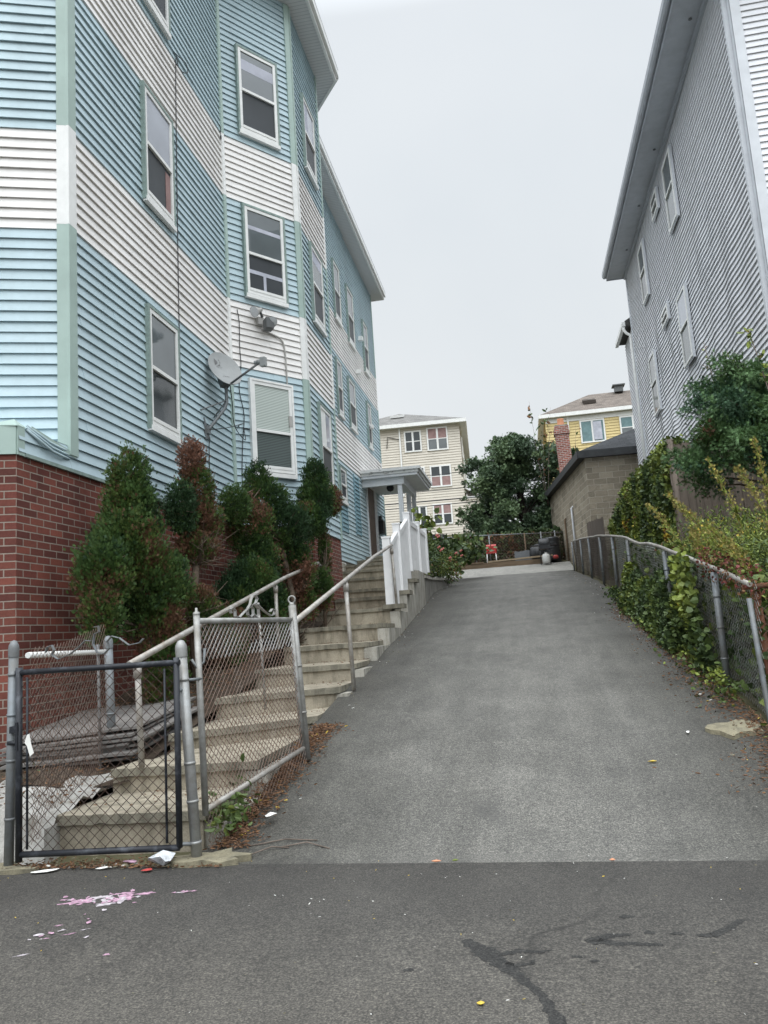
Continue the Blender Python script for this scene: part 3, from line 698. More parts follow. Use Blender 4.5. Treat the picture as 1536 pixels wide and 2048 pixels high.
bx0, bx1, by0, by1 = -.125, -.035, .075, .185
strip(lambda t: (bx0, by1-(by1-by0)*t), lambda t: (bx0+.052*math.sin(math.pi*min(1, t*1.0))+.004, by1-(by1-by0)*t))
strip(lambda t: (bx0+.022+.052*math.sin(math.pi*t)+.012+.03*(1-t), by1-(by1-by0)*t), lambda t: (bx1, by1-(by1-by0)*t))
mb.build('logo_mark', M['ink'], refl)
cu = bpy.data.curves.new('lettering', 'FONT'); cu.body = 'DIRECTV'; cu.size = .034; cu.align_x = 'CENTER'; cu.materials.append(M['ink'])
to = bpy.data.objects.new('lettering', cu); COL.objects.link(to); to.parent = refl
cpt = dpt(-.08, .036, .006); bpy.context.view_layer.update(); tm_ = bpy.data.meshes.new_from_object(to.evaluated_get(bpy.context.evaluated_depsgraph_get())); bpy.data.objects.remove(to)
to = bpy.data.objects.new('lettering', tm_); COL.objects.link(to); to.parent = refl
rot = Matrix((dr_, du, dn)).transposed().to_4x4(); rot.translation = cpt-wo(refl); to.matrix_local = rot
mb = MB()   # scrawled mark low on the dish
mb.tube([dpt(-.05, -.13), dpt(-.02, -.12), dpt(-.01, -.135), dpt(.02, -.122), dpt(.05, -.128)], .002, 4); mb.build('scrawl', M['ink'], refl)
low = dc-du*R2*.93-dn*.0
mb = MB(); mb.tube([low-dn*.03, lnb], .016, 8); mb.build('feed_arm', M['dish_dark'], ds)
mb = MB(); ld = (dc-lnb).normalized()
mb.tube([lnb-ld*.03, lnb+ld*.06], .035, 10); mb.tube([lnb+ld*.06, lnb+ld*.10], .03, 10); mb.obox(lnb-ld*.04+V((0, 0, -.01)), ld*.04, ld.cross(V((0, 0, 1))).normalized()*.035, (0, 0, .065)); mb.build('receiver', M['dish'], ds)
bk = dc-dn*.07-du*.14
mb = MB(); mb.obox(bk-dn*.05, dr_*.06, dn*.06, du*.09); mb.build('mount_bracket', M['dish_dark'], ds)
mt = V((bk.x-.02, bk.y+.06, 3.62)); wp = V((HX+.04, 10.36, 2.98))
mb = MB(); mb.tube([bk-dn*.05, mt, V((mt.x, mt.y, 3.42)), V((mt.x-.03, mt.y-.02, 3.33)), wp+V((.03, 0, .02)), wp], .024, 10); mb.build('mast', M['galv_dull'], ds)
for ye in (10.16, 10.62):
    mb = MB(); mb.tube([V((mt.x, mt.y, 3.46)), V((HX+.03, ye, 3.22))], .011, 6); mb.build('strut', M['galv_dull'], ds)
mb = MB(); mb.extrude_poly([(HX+.02, 10.26, 3.14), (HX+.02, 10.46, 2.86), (HX+.02, 10.3, 2.84)], (.02, 0, 0)); mb.obox(wp, (.03, 0, 0), (0, .04, 0), (0, 0, .06)); mb.build('wall_plate', M['galv_dull'], ds)
cable([tuple(low-dn*.02), (-3.95, 10.7, 3.45), (-4.0, 10.9, 3.15), (-3.95, 11.2, 3.0), onbay(.2, 3.27, .05), onbay(.32, 3.27, .03)], .0065, M['cable'], 'dish_cable', 'black cable looping from the dish to the lowest bay window', 'cable')
cable([tuple(wp), (-4.0, 10.6, 3.05), (-3.9, 11.0, 3.2), onbay(.1, 3.3, .04), onbay(.3, 3.285, .03)], .0065, M['cable'], 'dish_cable', 'black cable sagging from the mast foot of the dish to the bay window', 'cable')
cable([tuple(wp+V((.02, 0, -.1))), (HX+.04, 10.38, 2.6), (HX+.04, 10.38, 2.0)], .0065, M['cable'], 'dish_cable', 'black cable dropping straight down below the dish mast', 'cable')

# ================================================================== CONCRETE STAIRS
steps = [  # z, (xl,yl), (xr,yr)
 (-1.0, (-3.05, 4.80), (-2.06, 4.84)), (-.83, (-3.02, 5.45), (-1.98, 5.6)), (-.69, (-2.94, 6.2), (-1.94, 7.1)), (-.50, (-2.96, 7.25), (-1.93, 8.0)),
 (-.31, (-3.0, 8.5), (-1.95, 8.9)), (-.095, (-3.04, 9.7), (-1.98, 9.85)), (.14, (-3.2, 10.95), (-2.04, 10.98)), (.40, (-3.32, 12.35), (-2.10, 12.4)),
 (.64, (-3.32, 13.7), (-2.22, 13.7)), (.90, (-3.9, 15.75), (-2.25, 15.75)), (1.2, (-4.2, 16.8), (-2.28, 16.8)), (1.45, (-4.2, 17.8), (-2.3, 17.8)), (1.66, (-4.2, 18.65), (-2.35, 18.65)),
 (1.88, (-4.2, 20.0), (-2.6, 20.0)), (2.07, (-4.2, 21.2), (-2.75, 21.2))]
st = thing('concrete_stairs', (-2.6, 5, -1.2), 'long flight of worn concrete steps climbing beside the brick base to the porch', 'stairs')
for i, (z, l, r) in enumerate(steps):
    zb = steps[i-1][0]-.25 if i else -1.45
    if i+1 < len(steps): l2, r2 = steps[i+1][1], steps[i+1][2]; l2 = (min(l2[0], l[0]), l2[1]+.12); r2 = (max(r[0], r2[0]), r2[1]+.12)
    else: l2, r2 = (-4.2, 24.4), (-2.75, 24.4)
    if i+1 < len(steps): r2 = (r[0]-.03, r2[1])
    mb = MB()
    def ledge(l, r, n=16, amp=.022, seed=i):
        P = []
        for k in range(n+1):
            t = k/n; q = V(l).lerp(V(r), t); bow = .045*math.sin(math.pi*t); P.append((q.x, q.y-bow*.3+amp*mnoise.noise(V((k*1.7, seed*3.3, 1)))))
        return P
    fr = ledge(l, r); poly = fr+[r2, l2]; n = len(poly)
    # riser body set back 3 cm under the nosing
    body = [(x_, y_+.03) for x_, y_ in fr]+[(r2[0]-.02, r2[1]), (l2[0]+.01, l2[1])]; body[len(fr)-1] = (fr[-1][0]-.03, fr[-1][1]+.03)
    for k in range(n):
        a, b = body[k], body[(k+1) % n]; mb.face([(*a, zb), (*b, zb), (*b, z-.055), (*a, z-.055)])
    stp = mb.build('step', M['concrete'], st)
    nb = MB(); nzs = [z+.006*mnoise.noise(V((k*.9, i*2.1, 5))) for k in range(n)]
    nb.face([(x_, y_, nzs[k]) for k, (x_, y_) in enumerate(poly)])
    for k in range(n):
        a, b = poly[k], poly[(k+1) % n]; w1 = .012*mnoise.noise(V((k*2.3, i, 2)))
        nb.face([(a[0], a[1], z-.058+w1), (b[0], b[1], z-.058+.012*mnoise.noise(V((((k+1) % n)*2.3, i, 2)))), (*b, nzs[(k+1) % n]), (*a, nzs[k])], 1)
    nb.face([(x_, y_, z-.058) for x_, y_ in poly][::-1])
    nb.build('tread', [M['concrete'], M['concrete_edge']], stp)
# stringer wall along the driveway
mb = MB(); ycut = [4.9, 5.6, 7.1, 8.0, 8.9, 9.85, 10.98, 12.4, 13.5, 14.6, 15.5, 16.45]
ztp = [-1.08, -.90, -.76, -.57, -.38, -.16, .07, .33, .66, .92, 1.17]
xs = lambda y: left_edge(y)+.0
def sx(y): return float(np.interp(y, [4.9, 6.4, 8.0, 10.75, 12.4, 13.7, 16.5], [-1.95, -1.87, -1.85, -1.91, -1.97, -2.02, -2.06]))
for i in range(len(ycut)-1):
    y0, y1 = ycut[i], ycut[i+1]; x0, x1 = sx(y0), sx(y1)
    P = [(x0-.16, y0), (x0, y0), (x1, y1), (x1-.16, y1)]
    mb.extrude_poly([(px, py, -1.5 if y0 < 8 else zg(y0)-.6) for px, py in P], (0, 0, ztp[i]-(-1.5 if y0 < 8 else zg(y0)-.6)))
mb.build('stringer_wall', M['concrete_grey'], st)
for i, (ya, yb, zt) in enumerate(((13.48, 13.85, .66), (14.58, 14.95, .92), (12.36, 12.72, .40))):
    mb = MB(); mb.obox((sx(ya)-.1, (ya+yb)/2, zt+.005), (.16, 0, 0), (0, (yb-ya)/2, 0), (0, 0, .035)); mb.build('stringer_cap', M['concrete_edge'], st)
# low planter wall continuing along the driveway
pw = MB(); pts = [(-2.06, 16.46, 1.12), (-2.16, 18.5, 1.2), (-2.2, 20.5, 1.3), (-2.12, 23.2, 1.42)]
for i in range(3):
    a, b = V(pts[i]), V(pts[i+1]); d = (b-a); n = V((d.y, -d.x, 0)).normalized()
    pw.extrude_poly([a+V((0, 0, -.05)), b+V((0, 0, -.05)), b+V((0, 0, -1.3)), a+V((0, 0, -1.3))], -n*.2)
rw = pw.build('planter_wall', M['concrete_dark'], None, (-2.1, 16.5, .6)); tag(rw, 'low dark concrete planter wall along the driveway below the rose bush', 'wall')
mb = MB()
for i in range(3):
    a, b = V(pts[i]), V(pts[i+1]); d = (b-a); n = V((d.y, -d.x, 0)).normalized()
    mb.extrude_poly([a+n*.03+V((0, 0, -.049)), b+n*.03+V((0, 0, -.049)), b-n*.25+V((0, 0, -.049)), a-n*.25+V((0, 0, -.049))], (0, 0, .06))
mb.build('capstone', M['concrete_grey'], rw)
mb = MB(); mb.face([(-2.2, 16.5, 1.08), (-2.3, 23.3, 1.36), (-2.75, 23.3, 1.36), (-2.7, 16.5, 1.08)]); tag(mb.build('planter_soil', M['soil']), kind='structure')

# planting bed between wall and steps
tag(grid_sheet('planting_bed', [5.45, 5.7, 6.1, 6.8, 7.5, 8.3, 9.2, 10.2, 11.4, 12.6], lambda y: HX-.02 if y < 11.45 else -3.7, lambda y: -2.9 if y < 9 else -3.12,
     lambda x, y: float(np.interp(y, [4.9, 6.1, 8.3, 10.2, 12.6], [-1.05, -.78, -.38, -.05, .3]))+nz(x, y, 2, .05), M['soil'], 8), kind='structure')
fb = MB(); nx_, ny_ = 16, 9; G_ = []
for i in range(ny_+1):
    G_.append([(-4.75+1.72*k/nx_, 4.66+1.0*i/ny_+.05*mnoise.noise(V((k*.7, i*.8, 3))), (-1.25 if i == 0 else -1.02+.11*mnoise.noise(V((k*.55, i*.7, 9)))+.04*mnoise.noise(V((k*1.9, i*1.7, 2))) + .012*i)) for k in range(nx_+1)])
for i in range(ny_):
    for k in range(nx_): fb.face([G_[i][k], G_[i][k+1], G_[i+1][k+1], G_[i+1][k]])
fb.face([(-3.03, 4.66, -1.3), (-3.03, 5.66, -1.3), (-3.03, 5.66, -.98), (-3.03, 4.66, -1.05)])
tag(fb.build('rubble_footing', M['concrete_white'], None, (HX, 5.3, -1.2)), 'lumpy whitewashed concrete footing in front of the brick corner', 'footing')

# ------------------------------------------------------------------ white vinyl fence on the stringer
wf = thing('vinyl_railing', (-2.1, 12.6, .4), 'white vinyl picket railing rising along the upper steps', 'railing')
fx = lambda y: float(np.interp(y, [12.6, 15.06, 17.8], [-2.15, -2.15, -2.17]))
posts = [(12.62, .42, 1.5), (13.75, .7, 1.86), (15.1, 1.15, 2.24), (16.55, 1.15, 2.24), (17.85, 1.3, 2.24)]
for k, (y, z0, z1) in enumerate(posts):
    mb = MB(); w = .062; x_ = fx(y); mb.box(x_-w, x_+w, y-w, y+w, z0-.02, z1); mb.box(x_-w-.008, x_+w+.008, y-w-.008, y+w+.008, z1, z1+.03); mb.build('newel_post', M['vinyl_fence'], wf)
rail = [(12.62, 1.38), (13.75, 1.72), (15.1, 2.12), (16.55, 2.15), (17.85, 2.15)]
for i in range(4):
    (y0, z0), (y1, z1) = rail[i], rail[i+1]; a = V((fx(y0), y0+.06, z0)); b = V((fx(y1), y1-.06, z1)); d = (b-a)/2
    mb = MB(); mb.obox((a+b)/2+V((0, 0, -.03)), d, (.035, 0, 0), (0, 0, .045)); mb.build('top_rail', M['vinyl_fence'], wf)
    mb = MB(); n = max(4, int((y1-y0)/.088))
    zb = [(.5, .66), (.72, .95), (1.2, 1.2), (1.24, 1.3)][i]
    for k in range(n):
        t = (k+.5)/n; y = y0+(y1-y0)*t; zt = z0+(z1-z0)*t-.07; zl = zb[0] if i != 1 else (.72 if y < 14.55 else .97)
        if i == 0: zl = .45 if y < 13.45 else .70
        mb.box(fx(y)-.018, fx(y)+.018, y-.034, y+.034, zl, zt)
    mb.build('pickets', M['vinyl_fence'], wf)

# ------------------------------------------------------------------ handrails
def rail_thing(label, path, posts, r=.024, mat='rail'):
    t = thing('handrail', posts[0][0], label, 'handrail')
    mb = MB(); mb.tube(path, r, 10); mb.build('rail_tube', M[mat], t)
    for b, tp in posts:
        mb = MB(); mb.tube([b, tp], r*.92, 10); mb.tube([V(tp)-(V(tp)-V(b)).normalized()*.1, V(tp)-(V(tp)-V(b)).normalized()*.02], r*1.25, 10); mb.build('support_post', M[mat], t)
rail_thing('pale steel handrail on the planted side of the steps, rising behind the black gate', [(-2.79, 5.30, -.10), (-2.83, 6.3, .1), (-3.06, 10.0, .80), (-3.28, 12.65, 1.21)],
    [((-2.77, 5.42, -.82), (-2.78, 5.40, -.1)), ((-3.04, 9.5, -.1), (-3.04, 9.5, .68)), ((-3.29, 12.7, .38), (-3.28, 12.67, 1.2))])
rail_thing('pale steel handrail on the driveway side of the steps, ending at the white newel', [(-1.83, 6.1, .12), (-1.86, 8.2, .575), (-1.97, 10.5, 1.02), (-2.06, 12.55, 1.38)],
    [((-1.84, 8.22, -.56), (-1.86, 8.2, .56)), ((-2.03, 12.5, .36), (-2.06, 12.52, 1.34))])

# ------------------------------------------------------------------ chain link
def chain(name, P, mat, parent, pitch=.056, r=.0017, nsub=None, knuck=False, seed=0, sag=0.):
    """P(u,v)->3D with u in [0,U], v in [0,Vh]; straight diagonal wires"""
    U, H, fn = P; mb = MB(); rr = random.Random(seed)
    d = pitch/math.sqrt(2)*1.0; stepu = pitch
    k = -int(H/stepu)-1
    while k*stepu < U:
        for sgn in (1, -1):
            u0 = k*stepu
            # line v from 0..H, u = u0+v (sgn 1) or u = u0+H-v
            va = max(0, -u0) if sgn == 1 else max(0, u0+H-U); vb = min(H, U-u0) if sgn == 1 else min(H, u0+H)
            if vb-va < .02: continue
            n = nsub or max(1, int((vb-va)/.35)+1); pts = []
            for i in range(n+1):
                v = va+(vb-va)*i/n; u = u0+v if sgn == 1 else u0+H-v
                off = .0035*sgn + sag*mnoise.noise(V((u*1.3, v*1.7, seed)))
                pts.append(fn(u, v, off))
            mb.tube(pts, r, 3, 0, False, False)
        k += 1
    return mb.build(name, mat, parent)
def post(name, base, top, r, mat, label=None, group=None, cap=True, parent=None, bands=()):
    mb = MB(); b, t = V(base), V(top); ax = (t-b).normalized()
    mb.tube([b, t], r, 12)
    if cap: mb.lathe(t-ax*.005, ax, [(r*1.12, -.05), (r*1.15, .0), (r*1.05, .02), (r*.6, .045), (0, .052)], 12)
    for f in bands: mb.tube([b.lerp(t, f)-ax*.008, b.lerp(t, f)+ax*.008], r*1.12, 12)
    o = mb.build(name, mat, parent, None if parent else base)
    if label: tag(o, label, 'post', group)
    return o
# posts at the gate
post('gate_post', (-3.13, 4.46, -1.27), (-3.10, 4.46, .06), .028, M['galv_dull'], 'weathered grey steel post at the latch side of the black gate', None, True, None, (.25, .5, .7, .88))
post('gate_post', (-1.985, 4.53, -1.26), (-2.05, 4.53, -.005), .031, M['galv'], 'leaning silver steel post between the black gate and the silver gate', None, True, None, (.12, .3, .47, .85))
post('gate_post', (-3.31, 6.0, -.95), (-3.335, 6.0, .08), .034, M['galv_dull'], 'dull grey steel post standing on the lower steps behind the black gate', None, True, None, (.2, .45, .8))
p5 = post('gate_post', (-1.74, 6.02, -.9), (-1.80, 6.02, .26), .03, M['silver'], 'silver steel post with an eye ring on top at the foot of the stair rail', None, False, None, (.3, .6))
mb = MB(); R = .027; mb.tube([V((-1.80, 6.02, .305))+V((R*math.cos(a), 0, R*math.sin(a))) for a in [i*2*math.pi/16 for i in range(17)]], .007, 6, 0, False); mb.tube([(-1.80, 6.02, .25), (-1.80, 6.02, .28)], .02, 10); mb.build('eye_ring', M['silver'], p5)

# black gate
bg = thing('chain_link_gate', (-2.6, 4.45, -1.1), 'black painted chain link gate with chipped frame closed across the steps', 'gate')
TL, TR, BL, BR = V((-3.05, 4.44, -.09)), V((-2.05, 4.46, -.09)), V((-3.05, 4.44, -1.135)), V((-2.06, 4.46, -1.12))
mb = MB(); r = .018
mb.tube([TL+V((-.02, 0, 0)), TR+V((.02, 0, 0))], r, 10); mb.tube([BL, BR], r, 10); mb.tube([BL+V((0, 0, -.04)), TL+V((0, 0, .03))], r*1.15, 10); mb.tube([BR, TR+V((0, 0, .03))], r, 10)
mb.build('gate_frame', M['black_paint'], bg)
def bil(u, v, o, U=1., H=1.): 
    a = BL.lerp(BR, u/U); b = TL.lerp(TR, u/U); return a.lerp(b, v/H)+V((0, -o, 0))
chain('wire_mesh', (.94, 1.03, lambda u, v, o: bil(u, v, o, .94, 1.03)), M['black_wire'], bg, .0615, .0024, 6, seed=3, sag=.012)
for t in (.06, .93):
    mb = MB(); mb.tube([BL.lerp(BR, t)+V((0, -.01, .03)), TL.lerp(TR, t)+V((0, -.01, -.03))], .007, 6); mb.build('tension_bar', M['black_paint'], bg)
mb = MB(); mb.obox((-3.07, 4.43, -.42), (.03, 0, .004), (0, .012, 0), (0, 0, .02)); mb.tube([(-3.12, 4.44, -.50), (-3.05, 4.43, -.50)], .014, 8); mb.obox((-3.05, 4.42, -.46), (.008, 0, 0), (0, .008, 0), (0, 0, .08)); mb.build('latch', M['black_paint'], bg)
def scroll(c, ux, r0, turns, flip=1, n=22, tail=None):
    pts = []
    for i in range(n):
        a = turns*2*math.pi*i/(n-1); r_ = r0*(1-.6*i/(n-1)); pts.append(V(c)+V(ux)*(r_*math.cos(a))*flip+V((0, 0, 1))*(r_*math.sin(a)))
    return ([V(tail)] if tail else [])+pts
gx = (1, 0, 0)
for k, (a, b) in enumerate((((-2.86, -.03), (-2.66, .0)), ((-2.4, -.01), (-2.62, .03)))):
    y = 4.45; mb = MB()
    if k == 0: pts = [(-2.88, y, .02), (-2.87, y, .05), (-2.84, y, .06), (-2.825, y, .03), (-2.84, y, .005), (-2.8, y, -.025), (-2.72, y, .0), (-2.66, y, .04), (-2.62, y, .075), (-2.585, y, .07)]
    else: pts = [(-2.56, y, .15), (-2.535, y, .155), (-2.53, y, .12), (-2.56, y, .11), (-2.57, y, .05), (-2.545, y, .0), (-2.5, y, -.01), (-2.465, y, .02), (-2.48, y, .06), (-2.45, y, .09), (-2.4, y, .075), (-2.34, y, .03), (-2.27, y, .04), (-2.25, y, .06)]
    for i in range(len(pts)-1):
        a_, b_ = V(pts[i]), V(pts[i+1]); d = b_-a_; n_ = d.cross(V((0, 1, 0))).normalized(); mb.obox((a_+b_)/2, d*.54, V((0, .011, 0)), n_*.002)
    mb.build('scroll', M['galv_dull'], bg)
for q_ in ([(-2.06, 4.46, -.25), (-2.03, 4.54, -.25)], [(-2.06, 4.46, -1.1), (-1.99, 4.53, -1.12)]):
    mb = MB(); mb.tube(q_, .012, 6); mb.build('hinge', M['galv_dull'], bg)

# silver gate panel
sg = thing('chain_link_gate', (-1.95, 4.8, -.9), 'silver framed chain link gate with rusty mesh standing open along the steps', 'gate')
A0, A1 = V((-2.0, 4.70, -1.0)), V((-2.02, 4.70, .17)); E0, E1 = V((-1.75, 5.97, -.83)), V((-1.80, 5.97, .17))
mb = MB(); mb.tube([A0, A1+V((0, 0, .02))], .02, 10); mb.tube([E0+V((0, 0, -.03)), E1], .018, 10); mb.tube([A1+V((0, 0, -.02)), E1+V((0, 0, -.02))], .019, 10); mb.lathe(A1+V((0, 0, .02)), (0, 0, 1), [(.022, 0), (.022, .012), (.008, .02), (.008, .04), (0, .042)], 10); sgf = mb.build('gate_frame', M['silver'], sg)
mb = MB(); mb.tube([A0+V((0, 0, .03)), E0+V((0, 0, .02))], .019, 10); mb.build('bottom_rail', M['rail'], sg)
Ls = (E0-A0).length
def sgp(u, v, o):
    a = A0.lerp(E0, u/Ls); b = A1.lerp(E1, u/Ls); return a.lerp(b, v/1.1)+V((o, 0, 0))
chain('wire_mesh', (Ls, 1.08, sgp), M['rust_wire'], sg, .05, .0028, 7, seed=5, sag=.02)
chain('upper_mesh', (Ls, .22, lambda u, v, o: sgp(u, v+.85, o+.004)), M['galv'], sg, .05, .0021, 3, seed=8, sag=.02)
chain('lower_mesh', (Ls*.98, .30, lambda u, v, o: sgp(u, v-.28, o+.01)), M['rust_wire'], sg, .05, .0016, 3, seed=9, sag=.03)
mb = MB()
def flat(pts, w=.011, th=.002, nrm=V((.98, -.2, 0))):
    for i in range(len(pts)-1):
        a_, b_ = V(pts[i]), V(pts[i+1]); d = b_-a_; n_ = d.cross(nrm).normalized(); mb.obox((a_+b_)/2, d*.54, nrm*w, n_*th)
def sp(t, z): q = A1.lerp(E1, t); return (q.x, q.y, .17+z)
flat([sp(.32, .03), sp(.31, .055), sp(.335, .065), sp(.36, .045), sp(.36, .01), sp(.40, .0), sp(.46, .04), sp(.54, .085)])
flat([sp(.52, .09), sp(.49, .06), sp(.49, .02), sp(.52, .0), sp(.55, .02), sp(.55, .06), sp(.52, .09), sp(.53, .12), sp(.55, .15), sp(.58, .16), sp(.60, .13), sp(.58, .1), sp(.56, .09)])
flat([sp(.57, .09), sp(.61, .06), sp(.61, .02), sp(.58, .0), sp(.56, .02)]); flat([sp(.6, .09), sp(.68, .04), sp(.75, .01), sp(.79, .02), sp(.8, .05), sp(.77, .06), sp(.745, .04)])
mb.build('scroll', M['silver'], sg)
mb = MB(); mb.tube([(-2.05, 4.6, -.2), (-2.0, 4.70, -.2)], .01, 6); mb.tube([(-2.05, 4.68, -.08), (-2.02, 4.69, -.14), (-1.99, 4.72, -.1), (-1.985, 4.73, -.02)], .009, 6); mb.build('latch', M['galv_dull'], sg)
# thin picket behind the gate scroll (short prop)
post('prop_rod', (-2.45, 7.2, -.62), (-2.48, 7.2, .36), .012, M['silver'], 'thin silver rod standing on the steps behind the silver gate', None, False)

# side panel between latch post and rear post
sp_ = thing('fence_panel', (-3.2, 5, -1), 'rusty chain link side panel with a pale top rail left of the black gate', 'fence')
q0, q1 = V((-3.08, 4.6, -1.1)), V((-3.32, 5.93, -.92))
mb = MB(); mb.tube([(-3.10, 4.6, .01), (-3.32, 5.93, -.0)], .019, 8); mb.build('top_rail', M['trim_white'], sp_)
chain('wire_mesh', (1.35, 1.16, lambda u, v, o: V((0, 0, 0))+q0.lerp(q1, u/1.35)+V((o, 0, v*1.0-.02+.04*mnoise.noise(V((u*3, v*2, 1)))))), M['rust_wire'], sp_, .055, .0018, 5, seed=12, sag=.03)
mb = MB(); mb.tube([(-3.30, 5.8, -.95), (-3.31, 5.8, .06)], .012, 6); mb.build('tension_bar', M['galv_dull'], sp_)

# ------------------------------------------------------------------ right chain link fence
rf = thing('chain_link_fence', (1.7, 7, -.8), 'long grey chain link fence with a buckled top rail along the driveway', 'fence')
FX = lambda y: float(np.interp(y, [6.5, 10, 16, 22, 28], [1.68, 1.70, 1.72, 1.72, 1.66]))
ry = [6.55, 7.6, 9.55, 11.3, 12.3, 13.9, 15.84, 18.2, 21.4, 23.9, 27.9]; rz = [.19, .37, .69, .96, 1.06, 1.32, 1.56, 1.82, 2.12, 2.35, 2.68]
top = lambda y: float(np.interp(y, ry, rz))
mb = MB(); mb.tube([(FX(y), y, top(y)+nz(y, 2, 1.3, .012)) for y in np.arange(6.55, 28.0, .33)], .021, 8); mb.build('top_rail', M['rail'], rf)
for y in (7.66, 10.2, 13.6, 15.95, 18.5, 21.6, 24.3, 27.9):
    lean = -.05 if y == 13.6 else 0
    post('fence_post', (FX(y)-.012, y, zg(y)-.1), (FX(y)-.012+lean*.3, y+lean, top(y)-.03), .031 if y < 9 else .028, M['galv_dull'], None, None, False, rf, (.3, .55, .8))
def rfp(y0):
    def f(u, v, o):
        y = y0+u; b = zg(y)-.04; return V((FX(y)+.045+o+.02*mnoise.noise(V((y*.9, v*1.5, 4))), y, b+(top(y)-b)*v/1.1))
    return f
chain('wire_mesh', (9.4, 1.1, rfp(6.6)), M['grey_wire'], rf, .07, .0021, 5, seed=21)
chain('far_wire_mesh', (12, 1.1, rfp(16)), M['wire_brown'], rf, .11, .0032, 5, seed=22)

# leaning gate frame and rusty gate at the frame edge
lg = thing('leaning_gate', (1.75, 6.55, -.9), 'grey tubular gate frame with a rounded lower corner leaning at the fence end', 'gate')
mb = MB(); mb.tube([(1.67, 6.58, .08), (1.68, 6.55, -.4), (1.69, 6.52, -.88), (1.72, 6.5, -.95), (1.79, 6.48, -.99), (2.3, 6.4, -1.02), (2.7, 6.4, -1.02)], .02, 10); mb.build('gate_frame', M['galv_dull'], lg)
chain('wire_mesh', (.9, .95, lambda u, v, o: V((1.72+u, 6.5-u*.1+o, -.93+v))), M['rust_wire'], lg, .056, .0019, 4, seed=30)
rg = thing('rusty_gate', (1.8, 6.75, -.9), 'rust covered gate with ring ornament at the right fence end', 'gate')
mb = MB(); mb.tube([(1.66, 6.7, .17), (2.7, 6.62, .19)], .022, 10); mb.tube([(1.76, 6.72, .17), (1.80, 6.7, -.95)], .03, 10); mb.tube([(2.68, 6.62, .19), (2.7, 6.62, -1)], .022, 8); mb.build('gate_frame', M['rust'], rg)
for k in range(3):
    c = V((1.75+.085*k, 6.68, .105)); mb = MB(); mb.tube([c+V((.038*math.cos(a), 0, .038*math.sin(a))) for a in [i*2*math.pi/12 for i in range(13)]], .006, 5, 0, False); mb.build('ring', M['rust'], rg)
chain('wire_mesh', (.9, 1.1, lambda u, v, o: V((1.8+u, 6.7-u*.08+o, -.95+v))), M['rust_wire'], rg, .056, .0019, 4, seed=31)

# ================================================================== FOLIAGE
def diamond(l, w, ang=0, base=(0, 0, 0), bend=0.):
    c, s = math.cos(ang), math.sin(ang); P = [(0, 0, 0), (w/2, l*.45, bend*.3), (0, l, bend), (-w/2, l*.45, bend*.3)]
    return [(base[0]+x*c+y*s, base[1]-x*s+y*c, base[2]+z) for x, y, z in P]
T_ARB = np.array([diamond(1.25, .17), diamond(.9, .15, .42, (0, .2, 0), .08), diamond(.9, .15, -.42, (0, .2, 0), -.08), diamond(.7, .15, .8, (0, .08, 0), -.1), diamond(.7, .15, -.8, (0, .08, 0), .1), diamond(.6, .14, .5, (0, .55, 0), .06), diamond(.6, .14, -.5, (0, .55, 0), -.06)])
T_CED = np.array([diamond(1.2, .16), diamond(.7, .14, .6, (0, .2, 0), .1), diamond(.7, .14, -.6, (0, .2, 0), .1), diamond(.6, .14, .7, (0, .45, 0), -.1), diamond(.6, .14, -.7, (0, .45, 0), -.1)])
T_LEAF = np.array([[(0, 0, 0), (.26, .3, .07), (.2, .75, .05), (0, 1, -.06)], [(0, 0, 0), (0, 1, -.06), (-.2, .75, .05), (-.26, .3, .07)]])
T_IVY = np.array([[(0, 0, 0), (.38, .1, .05), (.42, .55, .04), (0, 1, -.08)], [(0, 0, 0), (0, 1, -.08), (-.42, .55, .04), (-.38, .1, .05)]])
T_CLUMP = np.array([diamond(1, .42), diamond(.85, .4, .9, (.05, .1, 0), .25), diamond(.85, .4, -.9, (-.05, .1, 0), -.25), diamond(.7, .38, 2.0, (0, .2, 0), .2), diamond(.7, .38, -2.0, (0, .2, 0), .2)])
T_GRASS = np.array([diamond(1, .07, .1, (0, 0, 0), .25), diamond(.8, .06, -.35, (.02, 0, 0), .2), diamond(.9, .06, .45, (-.02, 0, 0), .3)])
def unit(a): return a/np.maximum(np.linalg.norm(a, axis=-1, keepdims=True), 1e-9)
def scatter(name, pts, grow, size, tmpl, mats, mi, parent=None, spread=.5, origin=None):
    N = len(pts); g = unit(np.asarray(grow)+rng.normal(0, spread, (N, 3)))
    a = unit(np.cross(g, rng.normal(0, 1, (N, 3)))); b = np.cross(a, g)
    s = np.asarray(size).reshape(-1, 1, 1, 1) if np.ndim(size) else np.full((N, 1, 1, 1), size)
    s = s*rng.uniform(.65, 1.25, (N, 1, 1, 1))
    T = tmpl[None]*s
    v = T[..., 0:1]*a[:, None, None]+T[..., 1:2]*g[:, None, None]+T[..., 2:3]*b[:, None, None]+np.asarray(pts)[:, None, None]
    return raw(name, v.reshape(-1, 3), tmpl.shape[1], mats, np.repeat(np.asarray(mi), tmpl.shape[0]), parent, origin)
def sample_blobs(blobs, n, inner=.45, rough=.16):
    w = np.array([b[1][0]*b[1][1]+b[1][1]*b[1][2]+b[1][0]*b[1][2] for b in blobs]); w = w/w.sum()
    idx = rng.choice(len(blobs), n, p=w); C = np.array([b[0] for b in blobs])[idx]; R = np.array([b[1] for b in blobs])[idx]
    d = unit(rng.normal(0, 1, (n, 3))); r = rng.uniform(inner**2, 1, n)**.5*(1+rng.normal(0, rough, n)*.6)
    return C+d*R*r[:, None], unit(d/R), idx
